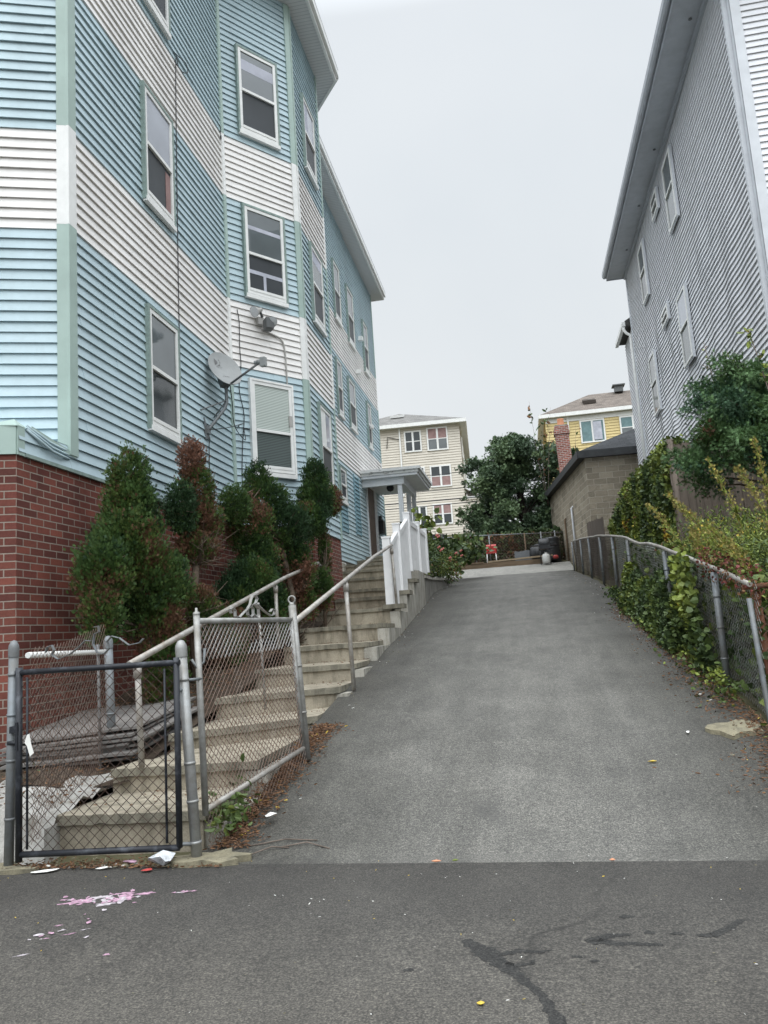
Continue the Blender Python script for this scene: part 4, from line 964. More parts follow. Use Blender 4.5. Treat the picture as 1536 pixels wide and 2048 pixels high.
def tufts(P, N, k, r):
    n = len(P); P2 = np.repeat(P, k, 0)+rng.normal(0, r, (n*k, 3))+np.repeat(N, k, 0)*rng.normal(0, r*.6, (n*k, 1)); return P2, np.repeat(N, k, 0)
def noise_field(P, s, off=0.):
    return np.array([mnoise.noise(V((p[0]*s+off, p[1]*s, p[2]*s))) for p in P])
def pick(f, stops):
    """f: values; stops: list of (threshold, index)"""
    o = np.zeros(len(f), dtype=int)
    for th, i in stops: o[f > th] = i
    return o

def arborvitae(label, base, blobs, n, bias, trunk=None, deads=0, size=.031):
    t = thing('arborvitae_shrub', base, label, 'shrub', 'arborvitae shrubs against the brick base'); n = int(n*2.3)
    n = n*4//9; P, N, idx = sample_blobs([(b[0], b[1]) for b in blobs], n, .5, .10)
    f = noise_field(P, 2.1)+np.array([b[2] for b in blobs])[idx]+rng.normal(0, .09, n)
    P, N = tufts(P, unit(N+rng.normal(0, .25, N.shape)), 9, .022); f = np.repeat(f, 9)+rng.normal(0, .10, n*9)
    # 0 dark,1 green,2 yellow green,3 brown,4 russet
    mi = pick(f, [(-.28, 1), (.12, 2), (.32, 3), (.62, 4)])
    grow = N*.7+np.array([0, 0, .9])
    scatter('foliage', P, grow, size, T_ARB, [M['arb_dark'], M['arb'], M['arb_yellow'], M['arb_brown'], M['arb_russet']], mi, t, .22)
    mb = MB()
    for path, r in (trunk or []): mb.tube(path, r, 7)
    rr = random.Random(n)
    allp = [p for path, r in (trunk or []) for p in path]
    for k in range(60):
        b = blobs[rr.randrange(len(blobs))]; c = V(b[0]); s0 = min((V(p) for p in allp), key=lambda p: (p-c).length)
        e = c+V((rr.uniform(-1, 1)*b[1][0], rr.uniform(-1, 1)*b[1][1], rr.uniform(-1, 1)*b[1][2]))*.9; m_ = s0.lerp(e, .5)+V((rr.uniform(-.06, .06), rr.uniform(-.06, .06), -.03)); mb.tube([s0, m_, e], [.009, .006, .003], 4, 0, False)
    if deads:
        for k in range(deads):
            b = V(random.choice([p for p in allp if p[2] < 1.3])); e = b+V((rr.uniform(-.12, .5), rr.uniform(-.35, .35), rr.uniform(-.1, .45))); q = b.lerp(e, .5)+V((rr.uniform(-.07, .07), rr.uniform(-.07, .07), rr.uniform(-.05, .05)))
            mb.tube([b, q, e], [.007, .005, .002], 4, 0, False)
            for h in range(4):
                e2 = q+V((rr.uniform(-.16, .16), rr.uniform(-.16, .16), rr.uniform(-.1, .16))); mb.tube([q, e2], [.004, .0015], 3, 0, False)
    mb.build('trunk', M['bark'], t)
    return t
arborvitae('tall green arborvitae with yellowing lower branches, nearest the brick corner', (-3.65, 7.1, -.6), [
    ((-3.72, 7.15, 1.62), (.19, .22, .34), -.12), ((-3.70, 7.15, 1.30), (.27, .30, .36), -.1), ((-3.66, 7.0, .95), (.32, .42, .38), .04), ((-3.6, 7.2, .62), (.36, .46, .38), -.04), ((-3.62, 7.65, .62), (.26, .3, .36), .1), ((-3.68, 6.55, .70), (.24, .26, .34), -.2),
    ((-3.62, 6.42, .30), (.17, .17, .26), -.25), ((-3.55, 7.25, .22), (.26, .32, .28), .02), ((-3.45, 7.25, -.12), (.2, .24, .26), .02), ((-3.45, 7.15, -.38), (.15, .16, .2), .22)], 6200, .0,
    [([(-3.6, 7.15, -.75), (-3.62, 7.15, .2), (-3.68, 7.15, 1.0), (-3.71, 7.15, 1.7)], [.05, .045, .03, .012])], 0)
arborvitae('half dead arborvitae with a rust brown top and bare lower trunk', (-3.65, 8.5, -.4), [
    ((-3.74, 8.72, 2.16), (.13, .17, .26), .85), ((-3.72, 8.78, 1.82), (.19, .26, .3), .6), ((-3.70, 8.78, 1.45), (.24, .36, .28), .42), ((-3.72, 8.32, 1.52), (.17, .18, .32), -.35), ((-3.66, 8.6, 1.1), (.2, .34, .2), .45),
    ((-3.60, 8.75, .2), (.22, .28, .32), .38), ((-3.52, 8.95, -.05), (.2, .26, .26), .12), ((-3.5, 8.3, .35), (.14, .2, .3), .4)], 3700, .4,
    [([(-3.55, 8.2, -.55), (-3.58, 8.25, .3), (-3.64, 8.5, .9), (-3.71, 8.7, 1.6), (-3.74, 8.72, 2.2)], [.055, .05, .04, .025, .01])], 46)
arborvitae('lopsided arborvitae in front of the bay with a russet patch and leaning bare stem', (-3.1, 10.9, .1), [
    ((-3.62, 10.75, 2.25), (.19, .24, .3), -.4), ((-3.55, 10.8, 1.95), (.36, .42, .34), -.32), ((-3.62, 10.2, 1.55), (.34, .38, .4), .42), ((-3.36, 10.95, 1.62), (.4, .42, .34), -.3), ((-3.62, 9.75, 1.75), (.2, .22, .26), -.3),
    ((-3.34, 11.15, 1.28), (.32, .34, .32), -.25), ((-3.28, 11.15, .92), (.32, .32, .32), .34), ((-3.5, 10.3, 1.1), (.28, .32, .26), .3), ((-3.22, 11.2, .5), (.24, .24, .28), .3), ((-3.2, 11.5, 1.7), (.25, .28, .3), -.25)], 5600, 0,
    [([(-3.2, 10.9, -.05), (-3.26, 10.95, .6), (-3.38, 10.9, 1.4), (-3.55, 10.75, 2.2)], [.05, .045, .035, .012])], 10)
arborvitae('dark round topped arborvitae beside the bay corner on a thin bare stem', (-3.0, 11.9, .2), [
    ((-3.1, 11.95, 2.46), (.2, .24, .3), -.38), ((-3.1, 11.95, 2.12), (.3, .36, .32), -.34), ((-2.98, 12.35, 2.15), (.18, .24, .26), .02), ((-3.12, 11.7, 1.78), (.26, .28, .26), -.15), ((-3.02, 12.0, 1.3), (.08, .09, .42), .45), ((-3.02, 11.75, .7), (.15, .15, .34), .4)], 2900, 0,
    [([(-3.0, 11.7, .15), (-3.0, 11.85, 1.0), (-3.02, 12.1, 1.7), (-3.1, 11.95, 2.3)], [.028, .025, .02, .01])], 8)
arborvitae('low bushy bright green arborvitae mound at the foot of the bay', (-3.55, 10.0, 0), [
    ((-3.5, 9.95, .72), (.36, .5, .36), -.3), ((-3.6, 9.55, .5), (.28, .32, .3), -.3), ((-3.4, 10.3, .5), (.26, .34, .3), -.2), ((-3.3, 10.1, .2), (.2, .3, .2), -.1), ((-3.55, 9.25, .1), (.2, .28, .36), .3)], 3600, 0,
    [([(-3.5, 9.95, -.1), (-3.5, 9.95, .7)], [.04, .02])], 0)

# ------------------------------------------------------------------ pile of boards behind the gate
for k in range(9):
    rr = random.Random(k+40); z = -.80+.026*k; mb = MB(); dx, dy = rr.uniform(-.09, .09), rr.uniform(-.08, .08); ang = rr.uniform(-.03, .03)+.03
    if k == 8: dx, dy, ang, z = -.02, .05, .04, z+.02
    c = V((-3.6+dx, 6.45+dy, z)); uxx = V((math.cos(ang)*.55, math.sin(ang)*.55, .035)); uyy = V((-math.sin(ang)*.62, math.cos(ang)*.62, .06))
    th = .009; n = 5; nrm_ = V((0, 0, 1))
    for i in range(n):
        for j in range(2):
            def pt(a, b, o): return c+uxx*a+uyy*b+nrm_*(o+.02*mnoise.noise(V((a*1.2+k, b*1.3, k*.7))))
            a0, a1 = -1+2*i/n, -1+2*(i+1)/n; b0, b1 = -1+j, j
            mb.face([pt(a0, b0, th), pt(a1, b0, th), pt(a1, b1, th), pt(a0, b1, th)]); mb.face([pt(a0, b1, -th), pt(a1, b1, -th), pt(a1, b0, -th), pt(a0, b0, -th)])
            if j == 0: mb.face([pt(a0, b0, -th), pt(a1, b0, -th), pt(a1, b0, th), pt(a0, b0, th)])
            else: mb.face([pt(a1, b1, -th), pt(a0, b1, -th), pt(a0, b1, th), pt(a1, b1, th)])
            if i == 0: mb.face([pt(a0, b1, -th), pt(a0, b0, -th), pt(a0, b0, th), pt(a0, b1, th)])
            if i == n-1: mb.face([pt(a1, b0, -th), pt(a1, b1, -th), pt(a1, b1, th), pt(a1, b0, th)])
    o = mb.build('wall_board', M['plywood'], None, tuple(c))
    tag(o, 'topmost grey board of the pile behind the black gate' if k == 8 else 'one of the warped grey boards under the top board of the pile behind the gate', 'board', 'grey boards stacked in the planting bed')

# ================================================================== RIGHT SIDE: stockade fence, ivy, shrubs, weeds
sf = thing('stockade_fence', (2.3, 11.9, -.1), 'weathered brown stockade fence of upright boards closing the side yard', 'fence')
mb = MB(); k = 0; x_ = 2.28
rr = random.Random(5)
while x_ < 3.95:
    w = .105; h = 2.42+rr.uniform(-.04, .03); mb.obox((x_+w/2, 11.9+rr.uniform(-.008, .008), (h-.3)/2), (w/2-.0012, 0, 0), (0, .011, 0), (0, 0, (h+.3)/2)); x_ += w
mb.build('boards', M['stockade'], sf)
mb = MB(); mb.tube([(2.25, 11.93, -.3), (2.23, 11.93, 2.5)], .055, 10); mb.build('end_post', M['stockade'], sf)
mb = MB()
for zz in (.35, 1.9): mb.box(2.3, 3.94, 11.915, 11.97, zz, zz+.08)
mb.build('back_rail', M['stockade'], sf)
sf2 = thing('stockade_fence', (2.35, 16, .5), 'old stockade fence under the ivy beside the garage', 'fence')
mb = MB(); y = 12.0
while y < 20.5:
    h = float(np.interp(y, [12, 17, 20.5], [2.3, 2.45, 2.35])); zb = zg(y)-.2
    mb.box(2.34+rr.uniform(-.006, .006), 2.362, y, y+.1, zb, h+rr.uniform(-.03, .03)); y += .1015
mb.build('boards', M['stockade'], sf2)
mb = MB(); y = 20.5
while y < 25.5:
    zb = zg(y)-.2; mb.box(2.02, 2.04, y, y+.1, zb, zg(y)+1.5+rr.uniform(-.03, .03)); y += .1015
sf3 = mb.build('stockade_fence', M['stockade'], None, (2.03, 22, 1)); tag(sf3, 'short grey picket panel above the chain link fence in front of the garage', 'fence')

def ivy(name, label, cat, pts_fn, n, size, stops, off=0., tmpl=T_IVY, mats=('leaf_dark', 'leaf', 'leaf_mid', 'leaf_lime', 'leaf_yellow', 'leaf_brown'), grow=(-.6, -.35, .35), spread=.55, group=None, ns=1.6):
    P = np.array([pts_fn() for _ in range(n)]); f = noise_field(P, ns, off)+rng.normal(0, .16, n)
    mi = pick(f, stops)
    o = scatter(name, P, np.tile(np.array(grow), (n, 1)), size, tmpl, [M[m] for m in mats], mi, None, spread, tuple(P.mean(0)))
    return tag(o, label, cat, group)
U = rng.uniform
def p_ivy():
    y = 11.9+8.8*U()**1.3; t = U(); zt = float(np.interp(y, [12, 17, 20.7], [2.42, 2.62, 2.2])); zb = zg(y)+.0
    z = zb+(zt-zb)*t**.8; bulge = .16+.16*mnoise.noise(V((y*1.1, z*1.3, 2)))
    if U() < .12: z = zt+U(-.05, .12); return (2.36+U(-.2, .12), y, z)
    return (2.33-abs(U(0, 1)**.6)*bulge-.02, y, z)
ivy('ivy', 'thick yellowing ivy draped over the stockade fence beside the garage', 'ivy', p_ivy, 17000, .058, [(-.5, 0), (-.35, 1), (-.08, 2), (.26, 3), (.5, 5), (.66, 4)], 0)
def p_ivy2():
    x0 = 2.25+U()**2*.5; return (x0, 11.85-U(0, .12), U(.0, 1.0)*(1-(x0-2.25)))
ivy('ivy', 'ivy trailing low across the front boards of the stockade fence', 'ivy', p_ivy2, 700, .06, [(-.5, 0), (-.1, 1), (.3, 2), (.6, 3)], 5)
def p_vine():
    y = U(9.0, 13.6)+.0; b = zg(y); h = 1.05*mnoise.noise(V((y*1.4, 3, 7)))*.6+.62; z = b+U(0, 1)**1.1*max(.25, h)
    return (FX(y)-.03-abs(U(0, .22))*(1.1-(z-b)), y, z)
ivy('creeping_vine', 'dark green creeper climbing the chain link fence midway up the driveway', 'vine', p_vine, 7500, .05, [(-.5, 0), (-.12, 1), (.22, 2), (.55, 3)], 9)
def p_vine2():
    c = U(); y = 8.05+.9*U(); b = zg(y); z = b+.05+1.05*U(); w = .12+.1*mnoise.noise(V((z*2.2, y, 1)))
    y = float(np.interp(z-b, [0, .5, 1.1], [7.95, 8.5, 8.9]))+U(-.3, .3); return (FX(y)-.03-U(0, .12), y, b+(z-b))
ivy('creeping_vine', 'bright lime leaved vine hanging over the near chain link fence', 'vine', p_vine2, 800, .066, [(-.5, 1), (-.15, 2), (.12, 3), (.6, 4)], 14)
def p_vine3():
    y = U(6.5, 8.2); return (FX(y)+U(-.05, .12), y, top(y)+U(-.12, .16))
ivy('creeping_vine', 'red leaved creeper twisted round the near end of the fence rail', 'vine', p_vine3, 480, .028, [(-.5, 1), (-.2, 3), (.02, 4), (.3, 5)], 17, mats=('leaf_mid', 'leaf_mid', 'leaf_lime', 'leaf_brown', 'leaf_red', 'leaf_brown'))
def p_vfoot():
    y = U(6.9, 16); return (FX(y)-.04-abs(rng.normal(0, .12)), y, zg(y)+U(0, .16))
ivy('weeds', 'low weeds and trailing leaves along the foot of the driveway fence', 'weeds', p_vfoot, 2000, .04, [(-.5, 0), (-.1, 1), (.3, 2), (.5, 3)], 19)
def p_behind():
    y = U(6.6, 14.5); return (FX(y)+.06+abs(rng.normal(0, .35)), y, zg(y)+U(0, 1)**.8*1.05)
tag(ivy('undergrowth', None, None, p_behind, 9000, .075, [(-.5, 0), (-.15, 1), (.2, 2), (.5, 5)], 23), kind='stuff')

# spreading cedar
cd = thing('cedar_tree', (3.0, 10.2, -.2), 'spreading feathery green cedar in front of the grey house', 'tree')
cb = []
rr = random.Random(3)
for k in range(34):
    t = k/33; z = 1.62+1.28*t; rad = .95*(1-t*.5); a = k*2.4; q = rr.uniform(.35, 1)*rad; l = rr.uniform(.22, .36)
    cb.append(((3.05+q*math.cos(a), 10.3+q*math.sin(a)*1.0, z+rr.uniform(-.06, .06)), (l, l, rr.uniform(.08, .13))))
    cb.append(((3.05+(q+.28)*math.cos(a), 10.3+(q+.28)*math.sin(a), z+.05), (.18, .18, .06)))
cb += [((2.26, 10.5, 1.9), (.26, .24, .09)), ((2.1, 10.45, 1.82), (.16, .16, .06)), ((2.42, 10.0, 2.25), (.28, .26, .1)), ((2.3, 10.1, 2.5), (.2, .2, .07)), ((2.4, 10.2, 2.05), (.28, .26, .1)), ((3.4, 9.9, 1.75), (.4, .35, .2)), ((2.9, 9.8, 1.7), (.35, .3, .14)), ((2.62, 10.2, 2.7), (.24, .24, .1)), ((2.85, 10.2, 2.85), (.28, .24, .12)), ((3.2, 10.1, 2.5), (.4, .4, .2)), ((2.8, 10.2, 2.2), (.4, .4, .2))]
P, N, idx = sample_blobs(cb, 4200, .2, .25); f = np.repeat(noise_field(P, 2.2, 30)+rng.normal(0, .16, len(P)), 9); P, N = tufts(P, unit(N+rng.normal(0, .3, N.shape)), 9, .035)
scatter('crown', P, N*.75+np.array([-.25, -.2, .25]), .062, T_CED*np.array([.75, 1, 1]), [M['cedar_dark'], M['cedar'], M['arb'], M['arb_brown']], pick(f, [(-.1, 1), (.42, 2), (.75, 3)]), cd, .35)
mb = MB(); mb.tube([(3.05, 10.3, -.3), (3.02, 10.3, 1.4), (2.97, 10.3, 2.4), (2.92, 10.3, 2.95)], [.07, .06, .04, .015], 8)
for k in range(44):
    b = cb[k % len(cb)]; z = b[0][2]-.2; mb.tube([(2.98, 10.3, z), tuple(V((2.98, 10.3, z)).lerp(V(b[0]), .5)+V((0, 0, .05))), b[0]], [.018, .012, .004], 4, 0, False)
mb.build('trunk', M['bark'], cd)
# thin saplings with yellowing leaves beside the cedar
def sapling(name, label, base, stems, n, size, mats, group=None, tmpl=T_LEAF, seed=0, lean=(0, 0)):
    rr = random.Random(seed); t = thing(name, base, label, 'sapling', group); mb = MB(); L = []
    for h, dx, dy in stems:
        b = V(base); tip = b+V((dx, dy, h)); q1 = b.lerp(tip, .4)+V((rr.uniform(-.1, .1), rr.uniform(-.1, .1), 0)); mb.tube([b, q1, tip], [.014, .01, .003], 5)
        for k in range(9):
            s = .3+.7*k/9; p = b.lerp(q1, s/.4) if s < .4 else q1.lerp(tip, (s-.4)/.6); e = p+V((rr.uniform(-.3, .3), rr.uniform(-.3, .3), rr.uniform(.0, .25)))*h*.28; mb.tube([p, e], [.005, .002], 4, 0, False)
            for w in range(n): L.append(tuple(p.lerp(e, rr.uniform(.25, 1.05))+V((rr.uniform(-.03, .03),)*3)))
    mb.build('stem', M['twig'], t)
    P = np.array(L); f = noise_field(P, 3, seed)+rng.normal(0, .25, len(P)); k = len(mats)
    scatter('leaves', P, np.tile(np.array([0, 0, .2]), (len(P), 1)), size, tmpl, [M[m] for m in mats], np.clip(((f+.6)/1.2*k).astype(int), 0, k-1), t, .9)
    return t
sapling('sapling', 'thin sapling with sparse yellowing leaves rising above the cedar', (3.1, 9.6, 1.4), [(2.1, .25, -.1), (1.9, -.25, .1), (2.0, .55, .2)], 5, .085, ['leaf', 'leaf_mid', 'leaf_lime', 'plume'], None, T_LEAF, 4)
sapling('sapling', 'bare twiggy sapling with few leaves against the grey siding', (2.75, 11.0, 2.0), [(1.6, -.1, 0), (1.5, .15, .1)], 2, .06, ['leaf_mid', 'leaf_lime', 'leaf_brown'], None, T_LEAF, 6)

# tall weeds (goldenrod like) between the fences
wn = 0
def weed(base, tip, label, seed, plume=True):
    rr = random.Random(seed); t = thing('tall_weed', base, label, 'weed', 'tall ochre weeds behind the near fence'); b, e = V(base), V(tip); mid = b.lerp(e, .55)+V((0, 0, .18*(e-b).length))
    path = [b.lerp(mid, s)*(1-s)+mid.lerp(e, s)*s for s in [i/8 for i in range(9)]]
    mb = MB(); mb.tube(path, [.008-.0007*i for i in range(9)], 5); mb.build('stem', M['leaf_lime'] if plume else M['leaf_mid'], t)
    P = []; G = []; P2 = []; G2 = []
    for i in range(1, 9):
        d = (path[i]-path[i-1]).normalized()
        for k in range(10):
            q = path[i-1].lerp(path[i], rr.random())
            s = V((rr.uniform(-1, 1), rr.uniform(-1, 1), rr.uniform(-.3, .8)))
            if i < 6 or not plume: P.append(tuple(q)); G.append(tuple(s+d*.5))
    for k in range(300 if plume else 0):
        s = rr.uniform(.42, 1); i = min(int(s*8), 7); q = path[i].lerp(path[i+1], s*8-i); o = V((rr.gauss(0, 1), rr.gauss(0, 1), rr.gauss(0, 1)+.4)).normalized()*rr.uniform(.0, .15*(1.25-s)); P2.append(tuple(q+o)); G2.append(tuple(o*6+(path[i+1]-path[i]).normalized()))
    scatter('leaves', np.array(P), np.array(G), .11, T_LEAF*np.array([.55, 1, 1]), [M['leaf'], M['leaf_mid'], M['leaf_lime']], rng.integers(0, 3, len(P)), t, .3)
    if P2: scatter('blossom', np.array(P2), np.array(G2), .034, T_CED, [M['plume'], M['leaf_lime'], M['leaf_yellow']], np.where(rng.random(len(P2)) < .7, 0, np.where(rng.random(len(P2)) < .9, 1, 2)), t, .5)
W = [((2.3, 7.9, -.4), (1.42, 7.6, .98)), ((2.4, 8.2, -.4), (1.85, 8.1, 1.45)), ((2.5, 7.6, -.4), (1.95, 7.5, 1.25)), ((2.2, 7.3, -.5), (1.55, 7.1, .72)), ((2.5, 7.2, -.5), (2.0, 6.9, .95)), ((2.35, 9.0, -.3), (1.62, 9.1, 1.3)), ((2.6, 8.6, -.3), (2.35, 8.3, 1.65)),
     ((2.2, 9.6, -.2), (1.55, 10.2, 1.35)), ((2.1, 7.0, -.6), (1.7, 6.9, .5)), ((2.3, 6.9, -.6), (2.1, 6.7, .75)), ((2.0, 8.4, -.4), (1.65, 8.3, .85)), ((2.5, 8.0, -.4), (2.3, 7.8, 1.05)), ((2.15, 7.6, -.5), (1.8, 7.5, .6)), ((2.45, 6.8, -.6), (2.35, 6.6, .55)), ((2.0, 9.0, -.3), (1.75, 8.8, .8)), ((2.6, 7.5, -.5), (2.45, 7.2, 1.4))]
for i, (b, t_) in enumerate(W):
    weed(b, t_, 'tall ochre weed leaning over the near chain link fence among its neighbours' , i)
def p_weedmass():
    y = U(6.7, 10.5); x_ = FX(y)+.1+U(0, 1)*1.3; return (x_, y, zg(y)+.5+U(0, 1)*(.85+.4*mnoise.noise(V((x_*1.5, y*1.5, 6)))))
tag(ivy('weeds_mass', None, None, p_weedmass, 14000, .05, [(-.6, 1), (-.3, 2), (.12, 3), (.55, 4)], 41, T_LEAF*np.array([.6, 1, 1]), grow=(-.2, -.3, .6), spread=.8), kind='stuff')

# ================================================================== GREY HOUSE
GX, GY0, GY1, GZ = 3.95, 12.0, 24.8, 10.3
gh = thing('grey_house', (9, 18, 1), 'tall house with wavy pale grey siding and a deep dark soffit', 'house')
def wav_g(u, z):
    # u runs from the far corner (0) towards the street
    k = math.exp(-((z-5.2)/1.9)**2)*(.25+math.exp(-((u-3.5)/3.2)**2)+.5*math.exp(-((u-9)/2.5)**2))
    return (.028*k*mnoise.noise(V((u*1.9, z*.8, 1)))+.012*k*mnoise.noise(V((u*5.1, z*2.5, 8)))+.003*mnoise.noise(V((u*1.5, z*2, 4))), .05*k*mnoise.noise(V((u*1.6, z*.7, 6))))
mb = MB(); EG = .105
siding(mb, (GX, GY1), (GX, GY0), 1.5, GZ+.3, (-1, 0), EG, None, .032, wav_g, .16)
siding(mb, (GX, GY0), (14, GY0), .2, GZ, (0, -1), EG, None, .025, None, None)
siding(mb, (14, GY0), (14, GY1), .2, GZ, (1, 0), EG*2, None); siding(mb, (14, GY1), (GX, GY1), .8, GZ, (0, 1), EG*2, None)
mb.build('siding', M['grey_siding'], gh)
mb = MB(); mb.box(GX+.06, 13.97, GY0+.02, GY1-.02, -.5, GZ+.25); mb.build('sheathing', M['concrete_dark'], gh)
mb = MB(); mb.box(GX+.005, 13.98, GY0+.01, GY1-.01, -.5, 1.52); mb.build('foundation_wall', M['concrete_grey'], gh)
for pts in (((GX-.03, GX+.002, GY0-.02, GY0+.10), (GX-.03, GX+.10, GY0-.032, GY0-.002)), ((GX-.03, GX+.002, GY1-.10, GY1+.02),)):
    mb = MB()
    for x0, x1, y0, y1 in pts: mb.box(x0-.012, x1, y0, y1, 1.0, GZ+(.22 if y0 > 20 else 0))
    mb.build('corner_board', M['trim_grey'], gh)
# eave
ov = .58
mb = MB(); mb.box(GX-ov, 14.6, GY0-.6, GY1+.1, GZ, GZ+.03); mb.build('soffit', M['trim_slate'], gh)
mb = MB(); mb.box(GX-ov-.02, GX-ov, GY0-.62, GY1+.12, GZ-.02, GZ+.2); mb.box(GX-ov, 14.6, GY1+.1, GY1+.12, GZ-.02, GZ+.2); mb.box(GX-ov, 14.6, GY0-.62, GY0-.6, GZ-.02, GZ+.2)
mb.box(GX-.09, GX-.035, GY0, GY1, GZ-.1, GZ-.001); mb.build('fascia', M['trim_slate'], gh)
mb = MB(); a = GX-ov-.025
pr = [(0, .19), (0, .07), (-.035, .055), (-.075, .06), (-.11, .11), (-.115, .2)]
for i in range(len(pr)-1):
    (x0, z0), (x1, z1) = pr[i], pr[i+1]; mb.face([(a+x0, GY1+.12, GZ+z0), (a+x0, GY0-.62, GZ+z0), (a+x1, GY0-.62, GZ+z1), (a+x1, GY1+.12, GZ+z1)])
mb.face([(a+x, GY1+.12, GZ+z) for x, z in pr]); mb.build('gutter', M['trim_slate'], gh)
mb = MB(); e0 = GX-ov-.14
for q in ([(e0, GY0-.65), (e0, GY1+.15), (9.2, GY1-5), (9.2, GY0+5)], [(e0, GY1+.15), (14.7, GY1+.15), (9.2, GY1-5)], [(14.7, GY0-.65), (e0, GY0-.65), (9.2, GY0+5)], [(14.7, GY1+.15), (14.7, GY0-.65), (9.2, GY0+5), (9.2, GY1-5)]):
    pts = [(x, y, GZ+.21 if x != 9.2 else 13.2) for x, y in q]; mb.face(pts, 0, [(p[1] if abs(p[1]) else p[0], p[2]*1.6) for p in pts])
mb.build('roof', M['shingle_grey'], gh)
for y, z in ((13.5, GZ-.02), (17.6, GZ-.02), (20.2, GZ-.02), (22.8, GZ-.02)):
    mb = MB(); mb.lathe((GX-.22, y, GZ-.005), (0, 0, -1), [(.03, 0), (.033, .015), (.02, .016), (.0, .008)], 12); mb.build('soffit_vent', M['dish_dark'], gh)
for o_ in gh.children:
    if o_.name.split('.')[0] in ('soffit', 'fascia', 'gutter', 'roof', 'soffit_vent'):
        for v_ in o_.data.vertices: v_.co.z += .019*(v_.co.y+wo(gh).y-12.5)
# downspout at the near corner
mb = MB(); mb.box(GX-.10, GX-.032, GY0+.12, GY0+.2, 1.2, GZ-.12); mb.build('downspout', M['trim_grey'], gh)
UG = (0, -1)
for y1, w, z0, z1, up_, lo in ((17.75, .95, 8.34, 9.97, 'glass', 'glass'), (17.95, .95, 5.28, 6.92, 'glass_pale', 'glass'), (21.95, .9, 8.38, 9.94, 'glass', 'glass_dark'), (22.25, .95, 5.3, 6.95, 'glass', 'glass_dark')):
    window(gh, (GX-.042, y1), UG, w, z0, z1, 'trim_grey', up_, lo, .52, False, .022, .036, 'trim_white')
for y1, w, z0, z1 in ((19.8, .85, 6.88, 7.3), (19.4, .8, 9.5, 10.05)):
    window(gh, (GX-.042, y1), UG, w, z0, z1, 'trim_grey', 'glass_dark', 'glass_dark', .5, False, .022, .03)
# rear ell: lower roof, gutter and downspout
mb = MB(); siding(mb, (GX-.0, 26.6), (GX-.0, GY1+.03), 1.8, 8.9, (-1, 0), EG); siding(mb, (14, 26.6), (GX, 26.6), 1.8, 8.9, (0, 1), EG); mb.box(GX+.03, 13.9, GY1+.03, 26.57, 1, 8.95); mb.build('rear_wing', M['grey_siding'], gh)
mb = MB(); mb.extrude_poly([(GX-.20, GY1+.06, 8.95), (GX-.20, GY1+.06, 9.12), (9, GY1+.06, 12.2), (14.2, GY1+.06, 9.12), (14.2, GY1+.06, 8.95)], (0, 1.8, 0)); mb.build('rear_roof', M['shingle_grey'], gh)
mb = MB(); mb.box(GX-.30, GX-.201, GY1-.02, 26.8, 8.93, 9.06); mb.build('rear_gutter', M['trim_white'], gh)
mb = MB(); mb.tube([(GX-.25, GY1+.05, 8.95), (GX-.25, GY1+.05, 8.82), (GX-.2, GY1+.03, 8.72), (GX-.08, GY1+.02, 8.62), (GX-.08, GY1+.0, 8.5), (GX-.08, GY1, 1.6)], .045, 8); mb.build('rear_downspout', M['trim_white'], gh)

# ================================================================== GARAGE
gc = V((2.29, 27.0)); gl = V((1.34, 35.3)); ga = thing('block_garage', (4, 28, 1.5), 'low garage of rock faced concrete blocks with a dark hip roof', 'garage')
mb = MB(); EZ = 5.5
wallquad(mb, tuple(gl), tuple(gc), 1.0, EZ, 0, 0); wallquad(mb, tuple(gc), (8, 27.4), 1.0, EZ, 0, 7.55); wallquad(mb, (8, 27.4), (8, 35.6), 1.0, EZ, 0, 0); wallquad(mb, (8, 35.6), tuple(gl), 1.0, EZ, 0, 0)
mb.build('block_wall', M['block'], ga)
mb = MB(); ov = [(gc.x-.22, gc.y-.25), (8.3, 27.1), (8.3, 35.9), (gl.x-.25, gl.y+.3)]; r0, r1 = V((6.6, 31.2, 7.75)), V((6.6, 31.8, 7.75))
E4 = [V((*p, EZ+.02)) for p in ov]
for q in ([E4[0], E4[1], r0], [E4[1], E4[2], r1, r0], [E4[2], E4[3], r1], [E4[3], E4[0], r0, r1]):
    e = q[1]-q[0]; L = e.length; mb.face(q, 0, [((p-q[0]).dot(e)/L, (p-q[0]-e*((p-q[0]).dot(e)/L**2)).length) for p in q])
gr = mb.build('roof', M['shingle_dark'], ga)
mb = MB()
for i in range(4):
    a, b = E4[i], E4[(i+1) % 4]; d = (b-a).normalized(); n = V((d.y, -d.x, 0)); mb.obox((a+b)/2+V((0, 0, -.1))+n*.015, (b-a)/2, n*.015, (0, 0, .12))
mb.face([E4[3]+V((0, 0, -.2)), E4[2]+V((0, 0, -.2)), E4[1]+V((0, 0, -.2)), E4[0]+V((0, 0, -.2))]); mb.build('fascia', M['fascia_dark'], ga)
ch = MB(); cb_ = V((2.02, 33.2))
def chim(z0, z1, w, dx0, dx1):
    for sx_, sy_ in ((1, 0), (-1, 0), (0, 1), (0, -1)):
        n = V((sx_, sy_)); t_ = V((-sy_, sx_)); A = cb_+n*w-t_*w; B = cb_+n*w+t_*w
        ch.face([(A.x+dx0, A.y, z0), (B.x+dx0, B.y, z0), (B.x+dx1, B.y, z1), (A.x+dx1, A.y, z1)], 0, [(0, z0), (2*w, z0), (2*w, z1), (0, z1)])
    ch.face([(cb_.x+dx1+a*w, cb_.y+b*w, z1) for a, b in ((-1, -1), (1, -1), (1, 1), (-1, 1))], 0, [(0, 0), (.3, 0), (.3, .3), (0, .3)])
chim(4.2, 7.65, .27, .08, -.02); chim(7.61, 7.74, .31, -.02, -.02); chim(7.74, 7.96, .285, -.02, -.02)
cm = ch.build('chimney', M['chimney'], gr)
